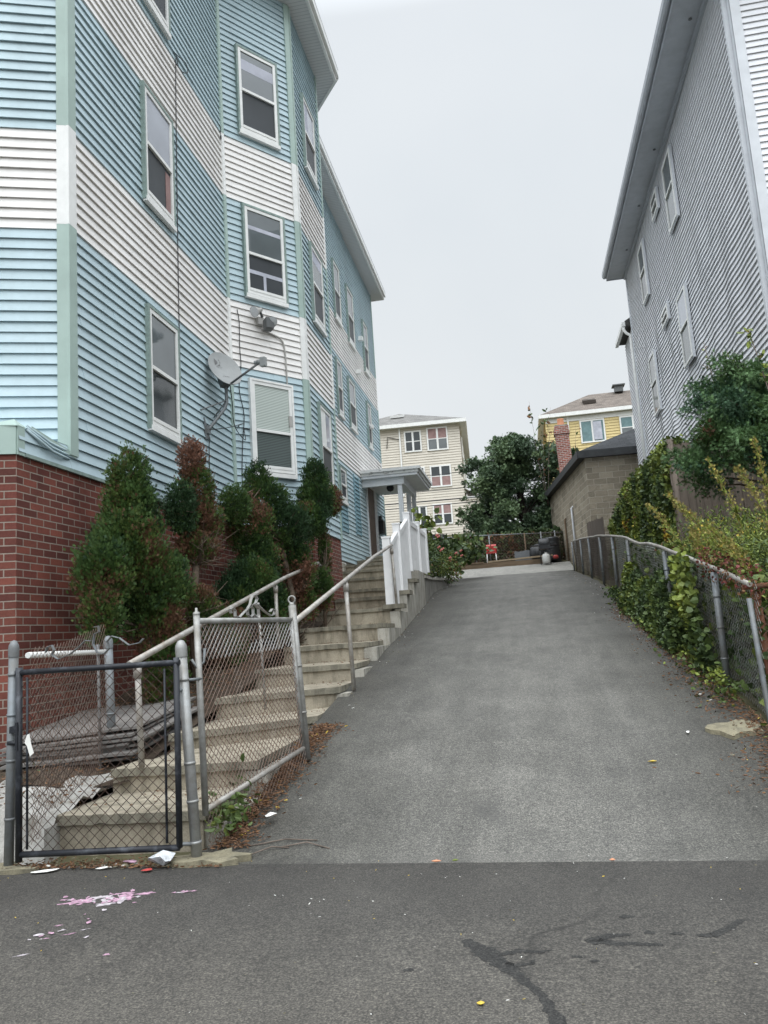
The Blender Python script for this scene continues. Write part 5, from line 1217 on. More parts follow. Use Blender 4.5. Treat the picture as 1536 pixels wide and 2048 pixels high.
mb = MB(); mb.box(cb_.x-.28, cb_.x+.24, cb_.y-.27, cb_.y+.27, 7.96, 8.0); mb.build('chimney_cap', M['concrete_dark'], cm)
mb = MB(); mb.lathe((cb_.x-.02, cb_.y, 8.0), (0, 0, 1), [(.15, 0), (.14, .12), (.13, .26), (.145, .3), (.11, .3), (.1, .1)], 14); mb.build('chimney_pot', M['orange'], cm)
for s, z1 in ((.36, 4.1), (.56, 3.9)):
    p = gc.lerp(gl, s); mb = MB(); mb.tube([(p.x-.06, p.y, 2.0), (p.x-.06, p.y, z1), (p.x+.1, p.y, z1+.12)], .04, 6); mb.build('wall_pipe', M['trim_grey'] if s < .5 else M['timber'], ga)

# ================================================================== FAR HOUSES
def far_house(name, label, corner, u, W, D, z0, ze, band, mats, roofm, over=.45, peak=2.2, floors=()):
    """corner: front right (or left) xy; u unit along the front to the right"""
    t = thing(name, (corner[0], corner[1], z0), label, 'house'); c = V(corner); u = V(u); n = V((u.y, -u.x)); d = -n
    A, B, C_, D_ = c, c+u*W, c+u*W+d*D, c+d*D
    mb = MB()
    for p, q in ((A, B), (B, C_), (C_, D_), (D_, A)):
        dd = (q-p).normalized(); nn = V((dd.y, -dd.x)); siding(mb, tuple(p), tuple(q), z0, ze, tuple(nn), band, None, .042)
    mb.build('siding', M[mats], t)
    mb = MB(); k = .03; mb.extrude_poly([V((*(A+u*k+d*k), z0-1.2)), V((*(B-u*k+d*k), z0-1.2)), V((*(C_-u*k-d*k), z0-1.2)), V((*(D_+u*k-d*k), z0-1.2))], (0, 0, ze-z0+1.2)); mb.build('sheathing', M['concrete_dark'], t)
    mb = MB(); o = over; E = [V((*(A-u*o-d*o), ze)), V((*(B+u*o-d*o), ze)), V((*(C_+u*o+d*o), ze)), V((*(D_-u*o+d*o), ze))]
    mb.face([E[3], E[2], E[1], E[0]]); mb.build('soffit', M['soffit'], t)
    mb = MB()
    for i in range(4):
        a, b = E[i], E[(i+1) % 4]; dd = (b-a).normalized(); nn = V((dd.y, -dd.x, 0)); mb.obox((a+b)/2+V((0, 0, .12))+nn*.04, (b-a)/2+dd*.08, nn*.05, (0, 0, .13))
    mb.build('gutter', M['trim_white'], t)
    mb = MB(); cen = (E[0]+E[2])/2; L = max(0, (W-D)/2+.3 if W > D else .3); ax = V((*u, 0)) if W > D else V((*d, 0)); L = abs(W-D)/2+.2
    R0, R1 = cen-ax*L+V((0, 0, peak)), cen+ax*L+V((0, 0, peak)); Z = V((0, 0, .26)); F = [e+Z for e in E]
    if W > D: qs = ([F[0], F[1], R1, R0], [F[1], F[2], R1], [F[2], F[3], R0, R1], [F[3], F[0], R0])
    else: qs = ([F[0], F[1], R0], [F[1], F[2], R1, R0], [F[2], F[3], R1], [F[3], F[0], R0, R1])
    for q in qs:
        e = q[1]-q[0]; Ln = e.length; mb.face(q, 0, [((p-q[0]).dot(e)/Ln, (p-q[0]-e*((p-q[0]).dot(e)/Ln**2)).length) for p in q])
    rf_ = mb.build('roof', M[roofm], t)
    return t, rf_, c, u, d, F, (R0, R1)
def slider(parent, p, u, w, z0, z1, up_='glass_dark', lo='glass_dark', bars=True, cur=None):
    """double window: frame, mullion and two panes, each with a cross bar"""
    u3 = V((*u, 0)); n3 = V((u[1], -u[0], 0)); p = V((*p, 0)); mb = MB(); k = .1
    def bx(mb, a, b, c, d, n0, n1): mb.obox(p+u3*((a+b)/2)+V((0, 0, (c+d)/2))+n3*((n0+n1)/2), u3*((b-a)/2), n3*((n1-n0)/2), V((0, 0, (d-c)/2)))
    bx(mb, 0, k, z0, z1, .0, .12); bx(mb, w-k, w, z0, z1, .02, .1); bx(mb, k, w-k, z1-k, z1, .02, .098); bx(mb, k, w-k, z0, z0+k, .02, .098); bx(mb, w/2-.07, w/2+.07, z0+k, z1-k, .02, .097)
    if bars: bx(mb, k, w/2-.07, (z0+z1)/2-.03, (z0+z1)/2+.03, .03, .09); bx(mb, w/2+.07, w-k, (z0+z1)/2-.03, (z0+z1)/2+.03, .03, .09)
    fr = mb.build('window', M['trim_white'], parent)
    for a, b in ((k, w/2-.07), (w/2+.07, w-k)):
        mb = MB(); bx(mb, a, b, (z0+z1)/2, z1-k, .03, .07); mb.build('upper_pane', M[up_], fr)
        mb = MB(); bx(mb, a, b, z0+k, (z0+z1)/2, .03, .07); mb.build('lower_pane', M[lo], fr)
    return fr
Y0 = 57.; ut = V((math.cos(math.radians(3)), math.sin(math.radians(3))))
ce, cr, cc, cu_, cdp, cF, cR = far_house('tan_house', 'three storey pale cream house with a grey hip roof behind the driveway', (-13.2, Y0-.5), ut, 9.45, 15, 6.6, 14.75, .19, 'cream', 'shingle_grey', .45, 2.4)
P0 = V((-13.2, Y0-.5))
def fpos(xw): return tuple(P0+ut*((xw-P0.x)/ut.x))
k = Y0/50.
for xl, xr, z0, z1, up_, lo in ((-6.87, -5.78, 11.33, 12.72, 'glass_dark', 'glass_dark'), (-5.42, -4.08, 11.3, 12.82, 'curtain_red', 'glass'), (-5.38, -4.04, 8.92, 10.32, 'glass_dark', 'curtain_red'), (-5.38, -4.16, 6.52, 7.85, 'curtain_red', 'glass_dark'), (-6.75, -5.7, 8.92, 10.32, 'glass_dark', 'glass_dark'), (-6.7, -5.75, 6.45, 7.8, 'glass_dark', 'glass_dark')):
    slider(ce, fpos(xl*k), tuple(ut), (xr-xl)*k, z0*k, z1*k, up_, lo)
mb = MB(); q = V((*fpos(-7.15*k), 0)); mb.box(q.x-.05, q.x+.05, q.y-.14, q.y-.03, 8.5*k, 13.05*k); mb.build('downspout', M['trim_white'], ce)
mb = MB(); mb.tube([(q.x, q.y-.1, 12.2*k), (q.x-.9, q.y-.15, 12.45*k), (q.x-1.0, q.y-.15, 11.7*k)], .03, 5); mb.build('service_drop', M['cable'], ce)
mb = MB(); sk = (cF[0]+cF[1])/2; pk = cR[0]; c_ = sk.lerp(pk, .62); mb.obox(c_+V((.0, 0, .12)), (.5, 0, 0), (0, .5, .14), (0, -.03, .1)); mb.build('skylight', M['trim_white'], cr)
# ground floor extension on the right
ex = MB(); q = P0+ut*9.45; siding(ex, tuple(q), tuple(q+ut*1.05), 6.6, 9.2, (ut.y, -ut.x), .19, None, .05); siding(ex, tuple(q+ut*1.05), tuple(q+ut*1.05+cdp*6), 6.6, 9.2, (1, 0), .19, None, .05); ex.box(q.x+.03, q.x+.95, q.y+.08, q.y+6, 5.5, 9.2); ex.build('ground_floor_bay', M['cream'], ce)
ex = MB(); ex.face([(q.x, q.y-.2, 9.9), (q.x+1.3, q.y-.15, 9.2), (q.x+1.3, q.y+6, 9.2), (q.x, q.y+6, 9.9)]); ex.box(q.x-.02, q.x+1.32, q.y-.26, q.y-.2, 9.12, 9.26); ex.build('bay_roof', M['trim_white'], ce)
for j in range(4):
    for z in (9.9, 12.5):
        slider(ce, tuple(P0+ut*9.45+cdp*(1.6+3*j)), (cdp.x, cdp.y), 1.2, z, z+1.6)
ye, yr, yc, yu, yd, yF, yR = far_house('yellow_house', 'yellow clapboard house with a brown hip roof behind the garage', (2.35, Y0), V((1, 0)), 12, 7.6, 7.2, 14.35, .2, 'yellow', 'shingle_brown', .35, 2.5)
slider(ye, (4.15*k, Y0), (1, 0), 1.5*k, 10.8*k, 12.25*k, 'curtain_teal', 'curtain_teal', False); slider(ye, (6.55*k, Y0), (1, 0), 1.6*k, 10.8*k, 12.25*k, 'curtain_teal', 'glass', True)
mb = MB(); mb.box(4.93*k, 5.45*k, Y0-.13, Y0-.12, 10.95*k, 12.1*k); mb.build('curtain', M['curtain'], ye)
mb = MB(); mb.box(3.42*k, 3.5*k, Y0-.15, Y0-.03, 11.5*k, 12.7*k); mb.build('downspout', M['trim_white'], ye)
mb = MB(); mb.box(2.4, 14.3, Y0-.06, Y0-.03, 14.0, 14.32); mb.build('frieze_board', M['trim_white'], ye)
mb = MB(); c_ = ((yF[0]+yF[1])/2).lerp(yR[0], .45); c_.x = 5.7; mb.obox(c_+V((0, 0, .12)), (.45, 0, 0), (0, .4, .15), (0, -.03, .12)); mb.build('roof_hatch', M['shingle_brown'], yr)
mb = MB(); c_ = V((8.1, yR[0].y-.5, yR[0].z-.2)); mb.box(c_.x-.3, c_.x+.3, c_.y-.3, c_.y+.3, c_.z, c_.z+.45); mb.box(c_.x-.45, c_.x+.45, c_.y-.45, c_.y+.45, c_.z+.451, c_.z+.53); mb.build('roof_vent', M['dish_dark'], yr)

# ================================================================== BACK GARDEN
# main tree
tr = thing('garden_tree', (.25, 37, 3.2), 'large dark green leafy tree standing behind the vine covered fence', 'tree')
rr = random.Random(12); tb = []
prof = [(3.5, 1.9), (3.9, 2.0), (4.6, 2.35), (5.4, 2.3), (6.2, 2.15), (7.0, 2.0), (7.8, 1.6), (8.3, .9)]
for k in range(84):
    z = rr.uniform(3.6, 8.3); R = float(np.interp(z, [p[0] for p in prof], [p[1] for p in prof])); a = rr.uniform(0, 6.28); q = R*rr.uniform(.25, 1)
    s = rr.uniform(.38, .7); tb.append(((.0+q*math.cos(a)-.02*(z-5), 37+q*math.sin(a), z), (s, s, s*.72)))
tb += [((-2.35, 36.6, 7.25), (.35, .3, .25)), ((-2.2, 36.6, 4.95), (.4, .3, .22)), ((-2.6, 36.5, 5.15), (.25, .2, .12)), ((-.75, 36.9, 8.45), (.35, .3, .3)), ((.1, 36.9, 8.5), (.22, .3, .3)), ((1.7, 36.8, 7.9), (.5, .4, .3)), ((2.2, 36.9, 7.0), (.4, .4, .4)), ((-1.9, 36.6, 7.5), (.4, .4, .3))]
for k in range(46):
    z = rr.uniform(4.2, 8.5); a = rr.uniform(0, 6.28); q = float(np.interp(z, [p[0] for p in prof], [p[1] for p in prof]))*rr.uniform(.95, 1.22); tb.append(((q*math.cos(a), 37+q*math.sin(a), z), (.16, .16, .12)))
P, N, idx = sample_blobs(tb, 44000, .2, .3); bl = np.array([rr.uniform(-.28, .3) for _ in tb])[idx]; f = noise_field(P, .9, 3)+bl+rng.normal(0, .12, len(P))
scatter('crown', P, N*.7+np.array([0, 0, .15]), .10, T_CLUMP, [M['tree_leaf_dark'], M['tree_leaf_dark'], M['tree_leaf'], M['tree_leaf_pale']], pick(f, [(-.15, 1), (-.02, 2), (.42, 3)]), tr, .7)
mb = MB(); mb.tube([(.3, 37, 2.9), (.25, 37, 4.3), (.1, 37, 5.6), (0, 37, 7.4)], [.3, .25, .16, .05], 9); mb.tube([(.55, 37.1, 2.9), (.75, 37.1, 4.4), (1.1, 37.1, 6)], [.17, .14, .06], 8)
for k in range(40):
    b = tb[k]; z = max(4.0, b[0][2]-1.1); mb.tube([(.15, 37, z), tuple(V((.15, 37, z)).lerp(V(b[0]), .5)+V((0, 0, .15))), b[0]], [.06, .04, .012], 5, 0, False)
mb.build('trunk', M['bark_dark'], tr)
# bare saplings in front of the yellow house
sapling('sapling', 'tall half bare sapling with drooping top leaves left of the yellow house', (1.25, 35.2, 5.0), [(4.75, -.4, 0), (4.4, .5, 0), (3.5, .1, .2)], 3, .2, ['leaf_dark', 'leaf', 'leaf_brown', 'leaf_dark'], None, T_LEAF, 21)
sapling('sapling', 'thin twiggy sapling in front of the yellow wall beside the chimney', (2.3, 35.5, 5.2), [(3.9, .1, 0), (3.4, .5, .1), (3.2, -.3, 0)], 1, .16, ['leaf_dark', 'leaf_brown', 'leaf'], None, T_LEAF, 25)
def bush(label, base, blobs, n, size, mats, stops, tmpl=T_CLUMP, off=0, name='bush', extra=None):
    t = thing(name, base, label, 'bush'); P, N, idx = sample_blobs(blobs, n, .25, .2); f = noise_field(P, 1.4, off)+rng.normal(0, .18, n)
    scatter('foliage', P, N*.7+np.array([0, 0, .3]), size, tmpl, [M[m] for m in mats], pick(f, stops), t, .7)
    mb = MB(); rr = random.Random(n)
    for k in range(14):
        b = blobs[rr.randrange(len(blobs))][0]; mb.tube([base, tuple(V(base).lerp(V(b), .5)+V((0, 0, .08))), b], [.02, .014, .005], 5, 0, False)
    mb.build('stem', M['bark'], t); return t
bush('mound of dark foliage between the garage wall and the big tree', (1.9, 36, 3.2), [((1.9, 35.6, 4.2), (.5, .5, 1.1)), ((2.2, 35.9, 6.0), (.45, .5, 1.0)), ((1.7, 35.8, 7.1), (.5, .5, .6)), ((1.3, 35.5, 3.7), (.45, .4, .8)), ((1.5, 36.4, 6.7), (.55, .5, .5)), ((2.3, 36.5, 6.8), (.5, .5, .5)), ((2.6, 36.6, 7.3), (.4, .4, .45)), ((1.2, 36.5, 7.5), (.45, .4, .4)), ((2.0, 36.4, 5.3), (.5, .5, .6)), ((3.0, 36.7, 7.0), (.4, .4, .4))], 6500, .12, ['tree_leaf_dark', 'tree_leaf_dark', 'tree_leaf', 'tree_leaf_pale'], [(-.1, 1), (.2, 2), (.5, 3)])
rb = bush('rose bush with pink blooms spilling over the planter wall', (-2.4, 19.5, 1.2), [((-2.45, 18.6, 1.72), (.42, .8, .55)), ((-2.35, 20.0, 1.85), (.45, .9, .5)), ((-2.2, 21.4, 1.75), (.45, .8, .4)), ((-2.05, 22.2, 1.5), (.35, .5, .28)), ((-2.5, 19.0, 2.2), (.3, .6, .3))], 3600, .075, ['leaf_dark', 'leaf', 'leaf_mid', 'leaf_brown'], [(-.2, 1), (.15, 2), (.45, 3)], T_LEAF, 2, 'rose_bush')
M['rose'] = plain('rose_petal', (.5, .15, .13, 1), .7, 0, .25, 30)
for k, (x_, y_, z_) in enumerate(((-2.02, 19.2, 1.95), (-1.98, 19.3, 1.88), (-1.95, 19.4, 1.92), (-1.75, 20.8, 1.92), (-1.68, 21.6, 2.05), (-2.0, 18.8, 2.2), (-1.85, 20.1, 1.75), (-1.7, 22.0, 1.95), (-2.05, 19.6, 2.25))):
    mb = MB(); 
    for a in range(3): mb.lathe((x_+.02*a, y_, z_+.012*a), (.5, -.7, .4+.2*a), [(.0, -.012), (.02, -.006), (.026, .012), (.012, .02), (.0, .018)], 8)
    mb.build('bloom', M['rose'], rb)
bush('leafy grape like vine heaped behind the rose bush', (-2.9, 25.5, 1.5), [((-2.8, 25.5, 2.3), (.9, .8, .7)), ((-2.0, 27, 2.6), (.9, .8, .5)), ((-3.3, 25.5, 2.3), (.8, .8, .7))], 1500, .16, ['leaf_dark', 'leaf', 'leaf_mid', 'arb'], [(-.2, 1), (.1, 2), (.4, 3)], T_IVY, 6)
# potted plant on the porch railing
pp = thing('potted_plant', (-2.62, 20.9, 2.2), 'leafy potted plant standing at the porch railing corner', 'potted plant')
mb = MB(); mb.lathe((-2.62, 20.9, 2.07), (0, 0, 1), [(.1, 0), (.15, .26), (.16, .28), (.13, .28), (.12, .2), (0, .2)], 12); mb.build('pot', M['pot'], pp)
mb = MB()
for k in range(8): mb.tube([(-2.62, 20.9, 2.25), (-2.62+.2*math.cos(k), 20.9+.2*math.sin(k), 2.7), (-2.6+.42*math.cos(k), 20.9+.4*math.sin(k), 2.75+.1*(k % 3))], [.01, .008, .004], 5)
mb.build('stem', M['leaf_mid'], pp)
Pp = np.array([(-2.55+rng.normal(0, .22), 20.9+rng.normal(0, .22), 2.78+rng.normal(0, .14)) for _ in range(70)])
scatter('leaves', Pp, np.tile(np.array([.3, -.3, -.2]), (70, 1)), .17, T_IVY, [M['leaf'], M['leaf_mid'], M['leaf_lime']], rng.choice(3, 70, p=[.4, .45, .15]), pp, .9)
mb = MB(); mb.box(-3.2, -2.75, 21.2, 21.6, 2.07, 2.5); tag(mb.build('wooden_planter', M['timber'], None, (-3, 21.4, 2.1)), 'brown wooden planter box at the top of the steps', 'planter')
mb = MB(); mb.lathe((-4.0, 23.6, 2.07), (0, 0, 1), [(.1, 0), (.14, .25), (.11, .25), (0, .2)], 10); hp = mb.build('flower_pot', M['pot'], None, (-4, 23.6, 2.1)); tag(hp, 'small dark flower pot by the porch wall with wilted leaves', 'flower pot')
scatter('wilted_leaves', np.array([(-4+rng.normal(0, .1), 23.6+rng.normal(0, .1), 2.5+rng.normal(0, .14)) for _ in range(40)]), np.tile(np.array([0, -.2, .5]), (40, 1)), .12, T_LEAF, [M['leaf_dark'], M['leaf_brown']], rng.integers(0, 2, 40), hp, .6)

# vine covered back fence
bf = thing('back_fence', (0, 32.6, 2.4), 'low wire fence at the top of the driveway overgrown with vines', 'fence')
for x_ in (-3.6, -1.9, -1.32, .1, .75, 1.3):
    mb = MB(); mb.tube([(x_, 32.6, 2.2), (x_, 32.6, 3.62)], .03, 8); mb.build('fence_post', M['galv_dull'] if x_ not in (.1,) else M['timber'], bf)
mb = MB(); mb.tube([(-6, 32.6, 3.66), (-2.5, 32.6, 3.7), (1.6, 32.6, 3.52)], .022, 6); mb.build('top_rail', M['galv_dull'], bf)
chain('wire_mesh', (7.6, 1.2, lambda u, v, o: V((-6+u, 32.58+o, 2.4+v))), M['rust_wire'], bf, .12, .005, 2, seed=60)
def p_bv():
    x_ = U(-6, 1.7); return (x_, 32.75+abs(rng.normal(0, .18)), 2.35+U(0, 1)*(1.35+.2*mnoise.noise(V((x_*2, 1, 2)))))
ivy('vine_tangle', 'tangle of brown and green vines on the fence at the top of the drive', 'vine', p_bv, 4200, .15, [(-.5, 0), (-.1, 1), (.2, 2), (.3, 5)], 50, mats=('leaf_dark', 'leaf_dark', 'leaf', 'leaf_mid', 'leaf_brown', 'leaf_brown'), grow=(0, -.5, .2), spread=.8)
tag(grid_sheet('garden_bank', [31.3, 32.2, 33.2, 36], lambda y: -7, lambda y: 1.3, lambda x, y: float(np.interp(y, [31.3, 32.2, 33.2, 36], [2.36, 2.42, 2.7, 3.3]))+nz(x, y, 1.5, .05), M['soil'], 16), kind='structure')
mb = MB(); mb.box(-3.7, 1.0, 31.15, 31.33, 2.1, 2.42); mb.box(-3.3, -1.55, 31.12, 31.35, 2.421, 2.47); tag(mb.build('timber_edging', M['timber'], None, (-1, 31.2, 2.3)), 'dark timber edging along the top of the driveway', 'timber')
mb = MB(); mb.obox((-.15, 31.35, 2.5), (1.25, 0, .035), (0, .1, 0), (0, 0, .03)); tag(mb.build('garden_plank', M['timber_light'], None, (-.2, 31.3, 2.5)), 'pale plank lying on the timber edging near the grill', 'plank')
ch_ = thing('garden_chair', (-1.25, 32.0, 2.45), 'small red plastic chair in front of the vine fence', 'chair')
mb = MB(); mb.obox((-1.25, 32.0, 2.86), (.2, 0, 0), (0, .18, 0), (0, 0, .025)); mb.build('seat', M['red'], ch_)
mb = MB(); mb.obox((-1.25, 32.17, 3.03), (.2, 0, 0), (0, .025, .03), (0, -.03, .16)); mb.build('backrest', M['red'], ch_)
for a, b in ((-1, -1), (1, -1), (-1, 1), (1, 1)):
    mb = MB(); mb.tube([(-1.25+a*.17, 32+b*.15, 2.84), (-1.25+a*.19, 32+b*.17, 2.42)], .02, 6); mb.build('leg', M['trim_white'], ch_)
mb = MB()
for i in range(8):
    x0, x1 = -.35+.16*i, -.35+.16*(i+1); z = lambda x: 2.42+.42+.05*mnoise.noise(V((x*4, 0, 0)))
    for (y0, zz0), (y1, zz1) in (((31.9, None), (31.75, 0)), ((32.4, 'b'), (31.9, None))):
        def hh(x, q): return 2.42 if q == 0 else (z(x) if q is None else z(x)-.06)
        mb.face([(x0, y1, hh(x0, zz1)), (x1, y1, hh(x1, zz1)), (x1, y0, hh(x1, zz0)), (x0, y0, hh(x0, zz0))], 0, None, True)
tag(mb.build('tarp', M['tarp'], None, (.2, 31.9, 2.5)), 'dark tarpaulin draped over a low heap beside the grill', 'tarpaulin')
mb = MB(); mb.lathe((.55, 31.9, 2.42), (0, 0, 1), [(.26, 0), (.34, .2), (.3, .5), (.12, .62), (0, .66)], 12); tag(mb.build('rubbish_bag', M['black_plastic'], None, (.55, 31.9, 2.5)), 'full black rubbish bag between the tarpaulin and the grill', 'bag')
gq = thing('gas_grill', (.78, 30.7, 2.15), 'small black gas grill on a cart at the top of the driveway', 'grill'); g0 = zg(30.7)
mb = MB(); mb.lathe((.60, 30.7, g0+.78), (1, 0, 0), [(0, 0), (.19, .0), (.21, .04), (.21, .36), (.19, .4), (0, .4)], 14); mb.build('lid', M['black_plastic'], gq)
mb = MB(); mb.box(.58, 1.02, 30.5, 30.9, g0+.58, g0+.76); mb.build('firebox', M['black_plastic'], gq)
for x0, x1 in ((.30, .57), (1.03, 1.25)):
    mb = MB(); mb.box(x0, x1, 30.53, 30.87, g0+.72, g0+.75); mb.build('side_shelf', M['black_plastic'], gq)
for x_ in (.62, .98):
    for y_ in (30.54, 30.86):
        mb = MB(); mb.tube([(x_, y_, g0+.58), (x_, y_, g0)], .017, 6); mb.build('leg', M['black_plastic'], gq)
mb = MB(); mb.lathe((.82, 30.62, g0+.03), (0, 0, 1), [(.1, 0), (.14, .03), (.155, .1), (.155, .28), (.12, .36), (.05, .38), (.05, .43), (0, .43)], 14); tag(mb.build('propane_tank', M['tank'], None, (.82, 30.62, g0)), 'pale grey propane tank under the gas grill', 'gas tank')
for k, (x_, y_, lab) in enumerate(((1.12, 31.9, 'black ribbed barrel bin nearest the garage wall'), (.92, 32.2, 'black ribbed barrel bin half hidden behind the grill'))):
    mb = MB(); pr_ = []
    for i in range(9): pr_ += [(.30, .1*i), (.32, .1*i+.04), (.30, .1*i+.09)]
    mb.lathe((x_, y_, 2.3), (0, 0, 1), [(0, 0)]+pr_+[(.32, .92), (.25, .98), (0, 1.0)], 16); tag(mb.build('barrel_bin', M['black_plastic'], None, (x_, y_, 2.3)), lab, 'bin', 'black bins by the garage')
mb = MB(); mb.lathe((1.2, 31.2, 2.38), (0, 0, 1), [(0, 0), (.1, .02), (.11, .1), (.06, .14), (0, .14)], 10); tag(mb.build('red_toy', M['red'], None, (1.2, 31.2, 2.4)), 'small red plastic thing at the foot of the bins', 'toy')
mb = MB(); mb.extrude_poly([(-4.1, 33.4, 3.62), (-2.95, 33.4, 3.6), (-3.2, 33.4, 3.95), (-3.75, 33.4, 3.97)], (0, .8, 0)); tag(mb.build('black_cover', M['black_plastic'], None, (-3.4, 33.5, 3.7)), 'black hipped cover rising above the back fence', 'cover')
mb = MB(); mb.tube([(-4.15, 33.0, 3.5), (-4.15, 33.0, 4.15)], .04, 6); tag(mb.build('garden_stake', M['timber'], None, (-4.15, 33, 3.5)), 'short dark stake sticking up behind the back fence', 'stake')
mb = MB(); mb.obox((1.86, 29.6, 2.15), (.02, .0, .08), (0, .04, 0), (0.0, 0, .3)); tag(mb.build('leaning_stick', M['trim_grey'], None, (1.86, 29.6, 2)), 'pale stick leaning against the garage wall', 'stick')
# overhead wires
for z0, z1, s, r in ((6.78, 6.72, .12, .03), (6.52, 6.66, .2, .022), (8.1, 8.2, .15, .016), (7.28, 7.25, .1, .018)):
    pts = [(-12+17*i/12, 41, z0+(z1-z0)*i/12-s*math.sin(math.pi*i/12)) for i in range(13)]
    mb = MB(); mb.tube(pts, r, 5); tag(mb.build('overhead_wire', M['cable'], None, pts[0]), {6.78: 'thickest overhead wire crossing in front of the cream house', 6.52: 'overhead wire sagging just below the thickest one', 8.1: 'topmost thin overhead wire crossing in front of the cream house', 7.28: 'thin overhead wire second from the top, above the porch roof'}[z0], 'wire', 'overhead wires')

# ================================================================== LITTER
def ll(n, fn, size, mats, probs, name, label=None, tm=T_LEAF*np.array([.6, 1, 1]), g=(0, 0, .15)):
    P = np.array([fn() for _ in range(n)]); o = scatter(name, P, np.tile(np.array(g), (n, 1))+rng.normal(0, 1, (n, 3))*np.array([1, 1, .1]), size, tm, [M[m] for m in mats], rng.choice(len(mats), n, p=probs), None, .12, tuple(P.mean(0)))
    return tag(o, kind='stuff')
def f_left():
    y = 4.7+2.2*U(); x_ = sx(y)+.02+abs(rng.normal(0, .09)) if U() < .7 else sx(y)+U(-.05, .05); return (x_, y, zg(y)+.012+U(0, .02))
ll(3600, f_left, .03, ['needle', 'leaf_brown', 'arb_brown', 'leaf_yellow'], [.5, .35, .14, .01], 'leaf_litter')
def f_right():
    y = 5.2+9*U()**1.2; w = .16+.12*mnoise.noise(V((y*1.2, 0, 4))); return (1.62-abs(rng.normal(0, w)), y, zg(y)+.02+U(0, .02))
ll(4600, f_right, .03, ['needle', 'leaf_brown', 'soil', 'leaf_yellow', 'paper'], [.47, .40, .12, .006, .004], 'leaf_litter')
def f_gate(): return (U(-3.15, -1.8), 4.40+abs(rng.normal(0, .09)), -1.205)
ll(900, f_gate, .028, ['needle', 'leaf_brown', 'lichen', 'paper'], [.45, .38, .15, .02], 'leaf_litter')
def f_bed(): 
    y = U(5.0, 9.5); return (U(-4.1, -3.0), y, float(np.interp(y, [4.9, 6.1, 8.3, 10.2], [-1.02, -.75, -.35, -.02]))+U(0, .04))
ll(1800, f_bed, .035, ['needle', 'leaf_brown', 'arb_brown', 'leaf_dark'], [.45, .3, .15, .1], 'leaf_litter')
def f_dust(): 
    x_, y = U(-3.6, 2.4), U(1.6, 4.55); return (x_, y, pz(x_, y)+.001)
ll(260, f_dust, .012, ['paper', 'lichen', 'leaf_yellow'], [.45, .4, .15], 'grit')
def f_up():
    y = 5+20*U(); s = -1 if U() < .5 else 1; x_ = (left_edge(y)+.08+abs(rng.normal(0, .12))) if s < 0 else 1.5-abs(rng.normal(0, .18)); return (x_, y, zg(y)+.014)
ll(170, f_up, .028, ['paper', 'lichen', 'leaf_brown'], [.4, .2, .4], 'grit')
def f_step():
    k = int(rng.integers(0, 10)); z, l, r = steps[k]; l2, r2 = steps[k+1][1], steps[k+1][2]; t = U(); f = 1-U()**2*.9; a = V(l).lerp(V(r), t); b = V(l2).lerp(V(r2), t); q = a.lerp(b, f); return (q.x, q.y, z+.012)
ll(700, f_step, .026, ['needle', 'leaf_brown', 'arb_brown', 'lichen'], [.4, .3, .2, .1], 'leaf_litter')
def f_edge():
    y = U(5.0, 6.0); return (-1.72+(y-5.6)*.0+rng.normal(0, .05)-.1, y, zg(y)+U(0, .25)**1.4)
wd = ivy('weed_growth', None, None, lambda: (-1.93+rng.normal(0, .06), 4.95+rng.normal(0, .13), -1.12+abs(rng.normal(0, .10))), 160, .06, [(-.5, 1), (.1, 2)], 70, T_LEAF)
wd2 = ivy('weed_growth', None, None, lambda: (1.66+rng.normal(0, .06), 6.0+rng.normal(0, .08), -.88+abs(rng.normal(0, .06))), 90, .06, [(-.5, 2), (.1, 3)], 72, T_LEAF)
tag(wd, kind='stuff'); tag(wd2, kind='stuff')
def flake(name, label, cat, pts, z, mat, th=.006, group=None, curl=.01):
    mb = MB(); cx = sum(p[0] for p in pts)/len(pts); cy = sum(p[1] for p in pts)/len(pts); n = len(pts)
    tz = [z+th+curl*abs(mnoise.noise(V((p[0]*9, p[1]*9, 1)))) for p in pts]; c = (cx, cy, z+th+curl*.8)
    for i in range(n):
        j = (i+1) % n; mb.face([(*pts[i], tz[i]), (*pts[j], tz[j]), c]); mb.face([(*pts[j], tz[j]-.002), (*pts[i], tz[i]-.002), (cx, cy, z)])
    return tag(mb.build(name, mat, None, (cx, cy, z)), label, cat, group)
flake('paper_scrap', 'flat white paper scrap lying below the black gate', 'litter', rag(-2.83, 4.36, .085, .022, 9, .25, .25, 1), -1.212, M['paper'])
flake('paper_scrap', 'small white scrap of paper left of the plastic bag', 'litter', rag(-2.5, 4.40, .035, .015, 7, .2, .3, 2), -1.212, M['paper'])
flake('plastic_scrap', 'bright red plastic scrap below the black gate', 'litter', rag(-2.2, 4.34, .032, .022, 8, .5, .3, 3), -1.21, M['red'])
flake('plastic_bag', 'crumpled clear plastic bag beside the silver post', 'litter', rag(-2.13, 4.42, .075, .06, 13, .3, .4, 4), -1.205, M['clear_bag'], .03, None, .07)
flake('wrapper', 'pinkish torn wrapper under the black gate', 'litter', rag(-2.36, 4.46, .035, .02, 9, 0, .4, 5), -1.2, M['pink'], .01)
flake('paper_scrap', 'white paper scrap caught at the foot of the silver gate', 'litter', rag(-1.72, 5.05, .04, .03, 7, .5, .3, 6), -1.1, M['paper'], .01, None, .03)
flake('paper_scrap', 'white scrap on the driveway edge near the fence post', 'litter', rag(1.36, 7.3, .035, .014, 7, -.6, .3, 7), zg(7.3)+.012, M['paper'])
flake('paper_scrap', 'thin white paper strip on the driveway near the stone patch', 'litter', rag(1.05, 6.25, .012, .035, 7, -.25, .2, 8), zg(6.25)+.012, M['paper'])
